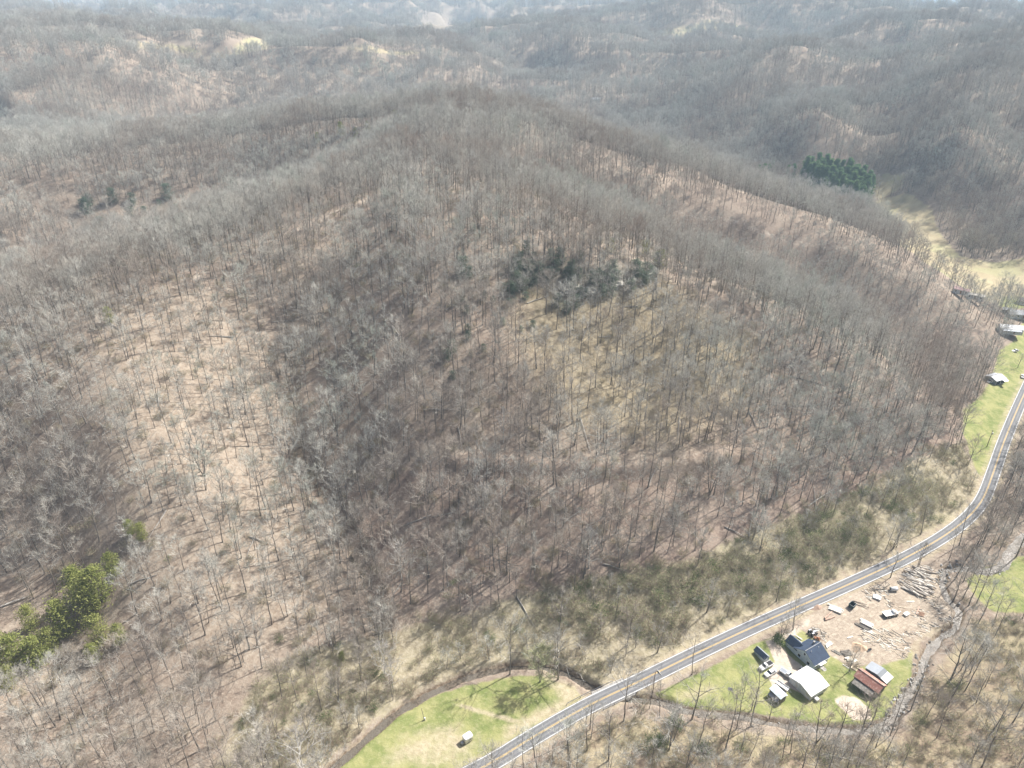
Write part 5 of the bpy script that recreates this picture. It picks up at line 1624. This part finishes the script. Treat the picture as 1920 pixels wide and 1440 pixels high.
for px, py, v, sc, lab in [(1728, 814, 0, 1.15, 'big dark spreading tree at the foot of the right slope near the lawn'), (383, 892, 1, 1.0, 'tall forked tree alone on the pale open slope'), (950, 1078, 0, 1.0, 'broad dark oak among the red leaf litter'), (1330, 925, 1, .95, 'dark many-branched tree low on the right half of the slope'),
                           (1591, 1259, 0, .55, 'bare yard tree between the house and the rusty barn'), (1633, 1357, 1, .62, 'bare double-stemmed tree in front of the rusty barn'), (1443, 1347, 0, .42, 'slim bare tree by the small tall shed'), (1497, 1347, 0, .34, 'thin crooked sapling on the lawn below the white garage'),
                           (1669, 1083, 0, .6, 'bare tree leaning over the road above the pale ribbed tank'), (1721, 1064, 1, .65, 'double-stemmed tree at the top of the log pile'), (1788, 1127, 0, .7, 'bare tree on the stream bank right of the log yard'), (1466, 1193, 1, .45, 'bare tree growing out of the green bush by the drive'),
                           (1908, 690, 0, .45, 'small bare tree on the lawn near the carport'), (1408, 1332, 0, .5, 'bare tree on the lawn edge above the stream'), (1530, 1392, 1, .85, 'tall double-stemmed tree across the stream below the garage'), (1573, 1382, 0, .7, 'slender bare tree across the stream below the yard dirt patch'), (1606, 1392, 1, .95, 'tall forked tree across the stream below the rusty barn'),
                           (1784, 1275, 0, 1.0, 'big bare tree standing over the white stones of the stream')]:
    tree_thing('spreading_tree', px, py, dark[v], None, lab, scale=sc)

ypine = [meshes(pine(530 + s_, 13, .28, .14, 12, 6, 9, .32, 0.05, True), BARK, PINE_Y) for s_ in range(3)]
for k_, (px, py, sc) in enumerate([(170, 1155, 1.35), (125, 1192, 1.2), (192, 1128, 1.2), (190, 1205, .95), (62, 1180, .8), (42, 1255, 1.15), (12, 1240, .95), (215, 1078, .75), (228, 1205, .62), (98, 1225, .85), (268, 1012, .55), (246, 1002, .5), (76, 1248, 1.0), (150, 1120, 1.0), (180, 1240, .6), (20, 1290, .7)]):
    tree_thing('yellow_pine', px, py, ypine[k_ % 3], None, 'yellow-green pine in the evergreen clump low on the slope', 'pine tree', 'yellow-green pines of the clump', sc * 1.0)
for px, py, sc, lab in [(1238, 502, .75, 'small bright green pine at the end of the rock outcrop'), (1210, 476, .6, 'small green pine on the crest above the outcrop'), (1146, 474, .6, 'little green pine on the crest left of the others'), (207, 606, .6, 'yellowish little pine on the crest of the left spur'),
                        (642, 1238, .28, 'small round cedar alone on bare ground above the meadow stream'), (1268, 452, .4, 'tiny pine in the hollow behind the outcrop')]:
    tree_thing('small_pine', px, py, ypine[int(px) % 3], None, lab, 'pine tree', scale=sc)
dpine = [meshes(pine(540 + s_, 22, .19, .2, 15, 6, 13, .48), BARK, PINE_D) for s_ in range(3)]
rock_ever = meshes(pine(560, 7, .36, .08, 9, 6, 7, .30, 0, True), BARK, PINE_G), meshes(pine(561, 6, .45, .05, 8, 6, 7, .30, 0, True), BARK, PINE_G)
gp = ZONE['pines']
xs, ys = np.meshgrid(np.arange(gp[:, 0].min(), gp[:, 0].max(), 6.5), np.arange(gp[:, 1].min(), gp[:, 1].max(), 7.5))
rg3 = np.random.default_rng(4)
xs, ys = (xs + rg3.uniform(-2.2, 2.2, xs.shape)).ravel(), (ys + rg3.uniform(-2.5, 2.5, ys.shape)).ravel()
kk = inpoly(xs, ys, gp)
xs, ys = xs[kk], ys[kk]
zs_ = H(xs, ys)
for i in range(min(len(xs), 120)):
    tree_thing('dark_pine', 0, 0, dpine[i % 3], None, 'tall dark green pine in the planted grove in the side valley', 'pine tree', 'dark pines of the side valley grove', rg3.uniform(1.05, 1.5), pos=(xs[i], ys[i], zs_[i]))
for px, py, sc in [(1418, 344, .9), (1428, 346, 1.0), (1438, 342, .9), (1484, 346, 1.0), (1446, 330, .8), (1474, 340, .8)]:
    tree_thing('dark_pine', px, py, dpine[0], None, 'dark pine beside the far white-roofed house, apart from the grove', 'pine tree', 'dark pines beside the far house', sc)
for k_, (px, py, sc) in enumerate([(868, 512, .45), (880, 520, .35), (1010, 518, .4), (1030, 522, .35), (1070, 528, .4), (1085, 522, .35), (1120, 530, .35), (1150, 525, .35), (1195, 518, .4), (1210, 530, .35), (968, 508, .35), (985, 516, .3), (1045, 575, .35), (1062, 585, .32), (848, 660, .3), (840, 672, .28)]):
    tree_thing('dark_cedar', px, py, rock_ever[k_ % 2], None, 'dark cedar growing among the boulders under the hill crest', 'cedar', 'dark cedars around the rock outcrop', sc * 2.6)
rg4 = random.Random(12)
EV = [(955 + 280 * rg4.random(), 0) for _ in range(48)]
for k_, (px, _) in enumerate(EV):
    py = 500 + 40 * (px - 955) / 280 * .4 + rg4.gauss(10, 21) + (22 if 1040 < px < 1120 else 0) * rg4.random()
    tree_thing('rock_evergreen', px, py, rock_ever[k_ % 2], None, 'low dark evergreen in the shady patch around the rock outcrop', 'evergreen shrub', 'low dark evergreens of the outcrop patch', rg4.uniform(.5, 1.05))
for k_ in range(20):
    tree_thing('rock_evergreen', rg4.uniform(840, 1010), rg4.gauss(590, 45), rock_ever[k_ % 2], None, 'low dark evergreen scattered on the slope below the outcrop patch', 'evergreen shrub', 'low dark evergreens scattered below the outcrop', rg4.uniform(.35, .65))
for k_ in range(9):
    tree_thing('rock_evergreen', rg4.uniform(160, 450), rg4.gauss(395, 20), rock_ever[k_ % 2], None, 'low dark evergreen in the hollow behind the left spur', 'evergreen shrub', 'low dark evergreens in the hollow', rg4.uniform(1.0, 2.0))
for k_, (px, py, sc) in enumerate([(250, 385, .6), (272, 400, .7), (300, 388, .6), (330, 396, .7), (350, 408, .6), (372, 402, .75), (398, 392, .6), (262, 420, .5), (420, 380, .5), (468, 378, .5)]):
    tree_thing('dark_cedar', px, py, rock_ever[k_ % 2], None, 'dark evergreen in the hollow behind the left spur', 'evergreen tree', 'dark evergreens in the hollow behind the left spur', sc * 1.35)
for k_, (px, py, sc) in enumerate([(640, 255, .9), (668, 262, .8), (700, 272, .9), (596, 268, .7), (742, 232, .9), (690, 250, .8)]):
    tree_thing('small_pine', px, py, ypine[k_ % 3], None, 'olive green pine on the ridge below the summit', 'pine tree', 'olive pines below the summit', sc)

# shrubs: the 280 that show largest are things, the rest is undergrowth
SHRUBS = [shrub(600, 4.4, 3.2, 420, 13, .19, 22), shrub(601, 3.6, 3.4, 480, 13, .19, 22), shrub(602, 5.2, 3.0, 300, 13, .18, 24), shrub(603, 3.2, 2.8, 520, 12, .19, 16), shrub(604, 4.2, 3.0, 150, 14, .12, 34), shrub(605, 3.2, 2.8, 100, 14, .12, 30)]
SMATS = [SHRUB_L, SHRUB_L, SHRUB_L, SHRUB_G, SHRUB_L, SHRUB_L]
RTWIG = twig_mat('russet_thicket_twigs', [(0, (.32, .235, .185)), (.5, (.40, .325, .26)), (1, (.48, .42, .345))])
def shrub_points():
    x, y, z, rg = scatter(2.9, 60, 470, 41)
    op = open_ground(x, y) > .3
    br, gb, wd, red = (zmask(n_, x, y, w) for n_, w in (('brush', 4), ('greenbrush', 7), ('woods', 4), ('red', 10)))
    clump = fbm(x / 17, y / 17, 71, 3)
    dens = .13 + .95 * gb * sstep(.26, .42, clump) + .85 * br * sstep(.30, .48, clump) + .60 * wd * sstep(.34, .52, clump) + .10 * red
    ds, _, _ = polydist(x, y, STREAM[:90:2])
    dst, _, _ = polydist(x, y, STREAM[90::2])
    outer = ((ds > 2.5) & (ds < 8) & (br > .3)) | ((dst > 2.6) & (dst < 6) & (wd > .3))
    dens = np.maximum(dens, .95 * outer)
    ok = (~op) & (rg.random(len(x)) < dens)
    x, y, z, br, gb, wd = x[ok], y[ok], z[ok], br[ok], gb[ok], wd[ok]
    r = rg.random(len(x))
    bank = outer[ok]
    leafyp = .64 * gb + .48 * br + .44 * wd + .03
    lf = (r < leafyp) & (~bank | (r < .2))
    var = np.where(lf, np.where(rg.random(len(x)) < .2, 3, rg.integers(0, 3, len(x))), rg.integers(4, 6, len(x)))
    return dict(x=x, y=y, z=z, var=var, scl=rg.uniform(.45, 1.2, len(x)) * (.85 + .3 * gb), rot=rg.uniform(0, 6.28, len(x)))
SP = shrub_points()
spx, spy, szc = project(SP['x'], SP['y'], SP['z'] + 1)
ssz = np.where((spx > 0) & (spx < 1920) & (spy > 0) & (spy < 1440), SP['scl'] * np.where(SP['var'] < 4, 1, .7) / np.maximum(szc, 1), 0)
SBIG = np.argsort(-ssz)[:280]
SM = [(a.mesh('stems', [RTWIG], False), b.mesh('foliage', [m])) for (a, b), m in zip(SHRUBS, SMATS)]
SLAB = {0: ('olive-leaved shrub in the brush by the road and stream', 'olive shrubs of the brush'), 3: ('deep green shrub in the brush by the road and stream', 'deep green shrubs of the brush'), 4: ('leafless russet thicket bush near the road and stream', 'russet thickets')}
for i in SBIG:
    v = int(SP['var'][i])
    lab, grp = SLAB[0 if v < 3 else 3 if v == 3 else 4]
    o = empty('shrub', (SP['x'][i], SP['y'][i], SP['z'][i]), SP['rot'][i], label=lab, cat='shrub', group=grp)
    o.scale = (SP['scl'][i],) * 3
    for nm, me in zip(('stems', 'foliage'), SM[v]):
        c = bpy.data.objects.new(nm, me)
        COL.objects.link(c)
        c.parent = o
o = empty('bush', at(1459, 1203), 0, label='wide bright green bush at the top of the gravel drive', cat='bush')
a, b = shrub(650, 3.2, 3.4, 1500, 14, .2, 16)
a.build('stems', RTWIG, o); b.build('foliage', SHRUB_G, o)
for px, py, sc, lab in [(1265, 1358, 1.1, 'round green shrub on the stream bank below the bridge'), (1238, 1395, 1.0, 'deep green shrub among the near woods left of the round one'), (1320, 1405, .8, 'dark little evergreen bush in the near woods')]:
    o = empty('bush', at(px, py), 0, label=lab, cat='bush')
    o.scale = (sc,) * 3
    for nm, me in zip(('stems', 'foliage'), (a.mesh('stems', [RTWIG]), b.mesh('foliage', [SHRUB_G]))):
        c = bpy.data.objects.new(nm, me); COL.objects.link(c); c.parent = o

# fallen trunks in the woods
rg5 = random.Random(31)
fmesh = []
for s_ in range(3):
    mb = MB()
    ln = 9 + 2 * s_
    mb.tube([(-ln / 2, 0, 0), (-ln / 6, .15, .05), (ln / 6, -.1, .02), (ln / 2, .1, 0)], [.26, .22, .16, .07], 6)
    for q in range(4):
        x_ = ln * (.1 + .1 * q)
        mb.spike(Vector((x_, 0, 0)), Vector((x_ + 1.6, rg5.choice([-1, 1]) * 1.4, .7)), .06)
    fmesh.append(mb.mesh('fallen_trunk', [bark('fallen_grey_wood', (.30, .27, .235), (.50, .47, .42))]))
k_ = 0
while k_ < 44:
    px, py = rg5.uniform(60, 1750), rg5.uniform(480, 1180)
    p = at(px, py)
    if p.y > 480 or open_ground(np.array([p.x]), np.array([p.y]))[0] > .2 or p.z < 4:
        continue
    o = bpy.data.objects.new('fallen_trunk', fmesh[k_ % 3])
    COL.objects.link(o)
    a_ = rg5.uniform(0, 6.28)
    d_ = Vector((math.cos(a_), math.sin(a_), 0)) * 4
    h0, h1 = H(np.array([p.x - d_.x, p.x + d_.x]), np.array([p.y - d_.y, p.y + d_.y]))
    o.location = (p.x, p.y, (h0 + h1) / 2 + .35)
    o.rotation_euler = Vector((2 * d_.x, 2 * d_.y, h1 - h0)).to_track_quat('X', 'Z').to_euler()
    tag(o, 'grey fallen trunk lying among the standing trees of the big hill', 'fallen trunk', 'grey fallen trunks on the big hill')
    k_ += 1

# the 290 trees that show largest: an object each
KIND_MESH = [(T.mesh('trunk', [BARK], True), c.mesh('crown', [TWIG])) for T, c in KINDS]
def where_label(x, y, z):
    if inpoly(np.array([x]), np.array([y]), ZONE['woods'])[0]:
        return 'bare grey tree in the thin woods across the stream from the house', 'bare trees in the woods across the stream'
    if x < -75:
        return 'bare grey tree on the slope below and beside the yellow-green pines', 'bare trees on the slope by the pines'
    if inpoly(np.array([x]), np.array([y]), ZONE['brush'])[0]:
        return 'bare grey tree standing in the brush between the hill and the road', 'bare trees in the roadside brush'
    return 'bare grey tree in the leaf litter at the foot of the big hill', 'bare trees at the foot of the hill'
first = {}
for i in NEAREST:
    v = int(WP['var'][i])
    lab, grp = where_label(WP['x'][i], WP['y'][i], WP['z'][i])
    o = empty('bare_tree', (WP['x'][i], WP['y'][i], WP['z'][i]), WP['rot'][i], label=lab, cat='tree', group=grp)
    o.scale = (WP['scl'][i],) * 3
    for nm, me in zip(('trunk', 'crown'), KIND_MESH[v]):
        c = bpy.data.objects.new(nm, me)
        COL.objects.link(c)
        c.parent = o

def scatter_object(name, templates, mats, pts_):
    """ONE object: a template of each kind and a point for every plant; geometry nodes put the plants on the points"""
    V, Fc, MI, TP = [], [], [], []
    for k_, parts in enumerate(templates):
        for slot, mb in parts:
            o = len(V)
            V += mb.v
            Fc += [tuple(i + o for i in f) for f in mb.f]
            MI += [slot] * len(mb.f)
            TP += [k_] * len(mb.v)
    n = len(pts_['x'])
    nv = len(V)
    V = np.vstack([np.array(V, float), np.stack([pts_['x'], pts_['y'], pts_['z']], -1)])
    me = bpy.data.meshes.new(name)
    me.from_pydata([tuple(p) for p in V], [], Fc)
    for m in mats:
        me.materials.append(m)
    me.polygons.foreach_set('material_index', MI)
    def attr(nm, typ, data, key):
        a = me.attributes.new(nm, typ, 'POINT')
        a.data.foreach_set(key, np.ascontiguousarray(data).ravel())
    attr('template', 'INT', np.concatenate([np.array(TP, np.int32), np.full(n, -1, np.int32)]), 'value')
    attr('kind_of_plant', 'INT', np.concatenate([np.full(nv, -1, np.int32), pts_['var'].astype(np.int32)]), 'value')
    rot = np.zeros((nv + n, 3), np.float32)
    rot[nv:, 2] = pts_['rot']
    attr('turn', 'FLOAT_VECTOR', rot, 'vector')
    sc = np.ones((nv + n, 3), np.float32)
    sc[nv:] = pts_['scl'][:, None]
    attr('size', 'FLOAT_VECTOR', sc, 'vector')
    o = bpy.data.objects.new(name, me)
    COL.objects.link(o)
    g = bpy.data.node_groups.new(name + '_spread', 'GeometryNodeTree')
    g.interface.new_socket('Geometry', in_out='INPUT', socket_type='NodeSocketGeometry')
    g.interface.new_socket('Geometry', in_out='OUTPUT', socket_type='NodeSocketGeometry')
    N, L = g.nodes.new, g.links.new
    gi, go, jn = N('NodeGroupInput'), N('NodeGroupOutput'), N('GeometryNodeJoinGeometry')
    def named(nm, typ):
        a = N('GeometryNodeInputNamedAttribute')
        a.data_type = typ
        a.inputs['Name'].default_value = nm
        return a.outputs['Attribute']
    def equal(sock, v):
        c = N('FunctionNodeCompare')
        c.data_type, c.operation = 'INT', 'EQUAL'
        ints = [s for s in c.inputs if s.type == 'INT']
        L(sock, ints[0])
        ints[1].default_value = v
        return c.outputs[0]
    tp, kp, tr, sz = named('template', 'INT'), named('kind_of_plant', 'INT'), named('turn', 'FLOAT_VECTOR'), named('size', 'FLOAT_VECTOR')
    for k_ in range(len(templates)):
        sep, spt, ins = N('GeometryNodeSeparateGeometry'), N('GeometryNodeSeparateGeometry'), N('GeometryNodeInstanceOnPoints')
        sep.domain, spt.domain = 'POINT', 'POINT'
        L(gi.outputs[0], sep.inputs['Geometry'])
        L(equal(tp, k_), sep.inputs['Selection'])
        L(gi.outputs[0], spt.inputs['Geometry'])
        L(equal(kp, k_), spt.inputs['Selection'])
        L(spt.outputs[0], ins.inputs['Points'])
        L(sep.outputs[0], ins.inputs['Instance'])
        L(tr, ins.inputs['Rotation'])
        L(sz, ins.inputs['Scale'])
        L(ins.outputs[0], jn.inputs[0])
    L(jn.outputs[0], go.inputs[0])
    md = o.modifiers.new('spread', 'NODES')
    md.node_group = g
    tag(o, kind='stuff')
    return o

# all the other trees, out to the far hills, as one forest
rest = np.ones(len(WP['x']), bool)
rest[NEAREST] = False
fx, fy, fz, rg_ = scatter(15.5, 1250, 2600, 33)
ok = (rg_.random(len(fx)) < 0.92) & (open_ground(fx, fy) < 0.4)
fx, fy, fz = fx[ok], fy[ok], fz[ok]
gx_, gy_, gz_, rg2 = scatter(24, 2600, 5200, 34)
ok = (rg2.random(len(gx_)) < 0.92) & (open_ground(gx_, gy_) < 0.4)
gx_, gy_, gz_ = gx_[ok], gy_[ok], gz_[ok]
nf, ng = len(fx), len(gx_)
FP = dict(x=np.concatenate([WP['x'][rest], fx, gx_]), y=np.concatenate([WP['y'][rest], fy, gy_]), z=np.concatenate([WP['z'][rest], fz, gz_]),
          var=np.concatenate([WP['var'][rest], len(KINDS) + rg_.integers(0, 4, nf), len(KINDS) + rg2.integers(0, 4, ng)]),
          scl=np.concatenate([WP['scl'][rest], rg_.uniform(0.8, 1.15, nf), rg2.uniform(1.1, 1.5, ng)]),
          rot=np.concatenate([WP['rot'][rest], rg_.uniform(0, 6.28, nf), rg2.uniform(0, 6.28, ng)]))
print('forest points', len(FP['x']), 'near', rest.sum(), 'far', nf, ng)
forest = scatter_object('forest', [[(0, T), (1, c)] for T, c in KINDS + CLUMPS], [BARK, TWIG], FP)

srest = np.ones(len(SP['x']), bool)
srest[SBIG] = False
print('shrubs', len(SP['x']))
undergrowth = scatter_object('undergrowth', [[(0, a), (1 if k_ != 3 else 2, b)] for k_, (a, b) in enumerate(SHRUBS)], [RTWIG, SHRUB_L, SHRUB_G], {q: v[srest] for q, v in SP.items()})

# stones in the stream bed and on its bars
k = NT('pale_stream_stone', .75, .25)
k.col(k.ramp(k.n('ShaderNodeObjectInfo').outputs['Random'], [(0, (.22, .20, .175)), (.5, (.36, .345, .315)), (1, (.58, .57, .54))]))
ii = np.random.default_rng(8)
idx = ii.integers(0, len(STREAM) - 1, 5200)
t_ = ii.random(5200)
sp_ = STREAM[idx] + (STREAM[idx + 1] - STREAM[idx]) * t_[:, None]
sx_, sy_ = sp_[:, 0] + ii.normal(0, 1.05, 5200), sp_[:, 1] + ii.normal(0, 1.05, 5200)
bx, by, _ = project(sp_[:, 0], sp_[:, 1], sp_[:, 2])
bar = np.maximum.reduce([(np.abs(bx - 1675) < 30) & (by > 1290) & (by < 1380), (np.abs(bx - 1728) < 22) & (by < 1300) & (by > 1235), (bx > 1755) & (bx < 1800) & (by < 1100)])
keep_ = ii.random(5200) < np.where(bar, .6, np.where(bx < 1225, .01, .05))
sx_, sy_ = sx_[keep_], sy_[keep_]
stones = scatter_object('stream_stones', [[(0, q)] for q in ROCKS], [k.m], dict(x=sx_, y=sy_, z=H(sx_, sy_) + .12, var=ii.integers(0, 4, len(sx_)), scl=ii.uniform(.12, .42, len(sx_)) * np.where(bar[keep_], 1.15, .9), rot=ii.uniform(0, 6.28, len(sx_))))
# ------------------------------------------------------------------ haze: the air between us and the far hills
def haze():
    mb = MB()
    x0, x1, y0, y1, z0, z1 = -27000, 27000, -27000, 27000, -340, 212
    vs = [(x, y, z) for z in (z0, z1) for x, y in ((x0, y0), (x1, y0), (x1, y1), (x0, y1))]
    mb.add(vs, [(3, 2, 1, 0), (4, 5, 6, 7), (0, 1, 5, 4), (1, 2, 6, 5), (2, 3, 7, 6), (3, 0, 4, 7)])
    m = bpy.data.materials.new('pale_air')
    m.use_nodes = True
    m.node_tree.nodes.clear()
    out = m.node_tree.nodes.new('ShaderNodeOutputMaterial')
    v = m.node_tree.nodes.new('ShaderNodeVolumePrincipled')
    v.inputs['Color'].default_value = (0.58, 0.80, 1.0, 1)
    v.inputs['Density'].default_value = HAZE
    v.inputs['Anisotropy'].default_value = 0.1
    m.node_tree.links.new(v.outputs[0], out.inputs['Volume'])
    o = mb.build('haze', m)
    tag(o, kind='stuff')
HAZE = 0.00015
haze()
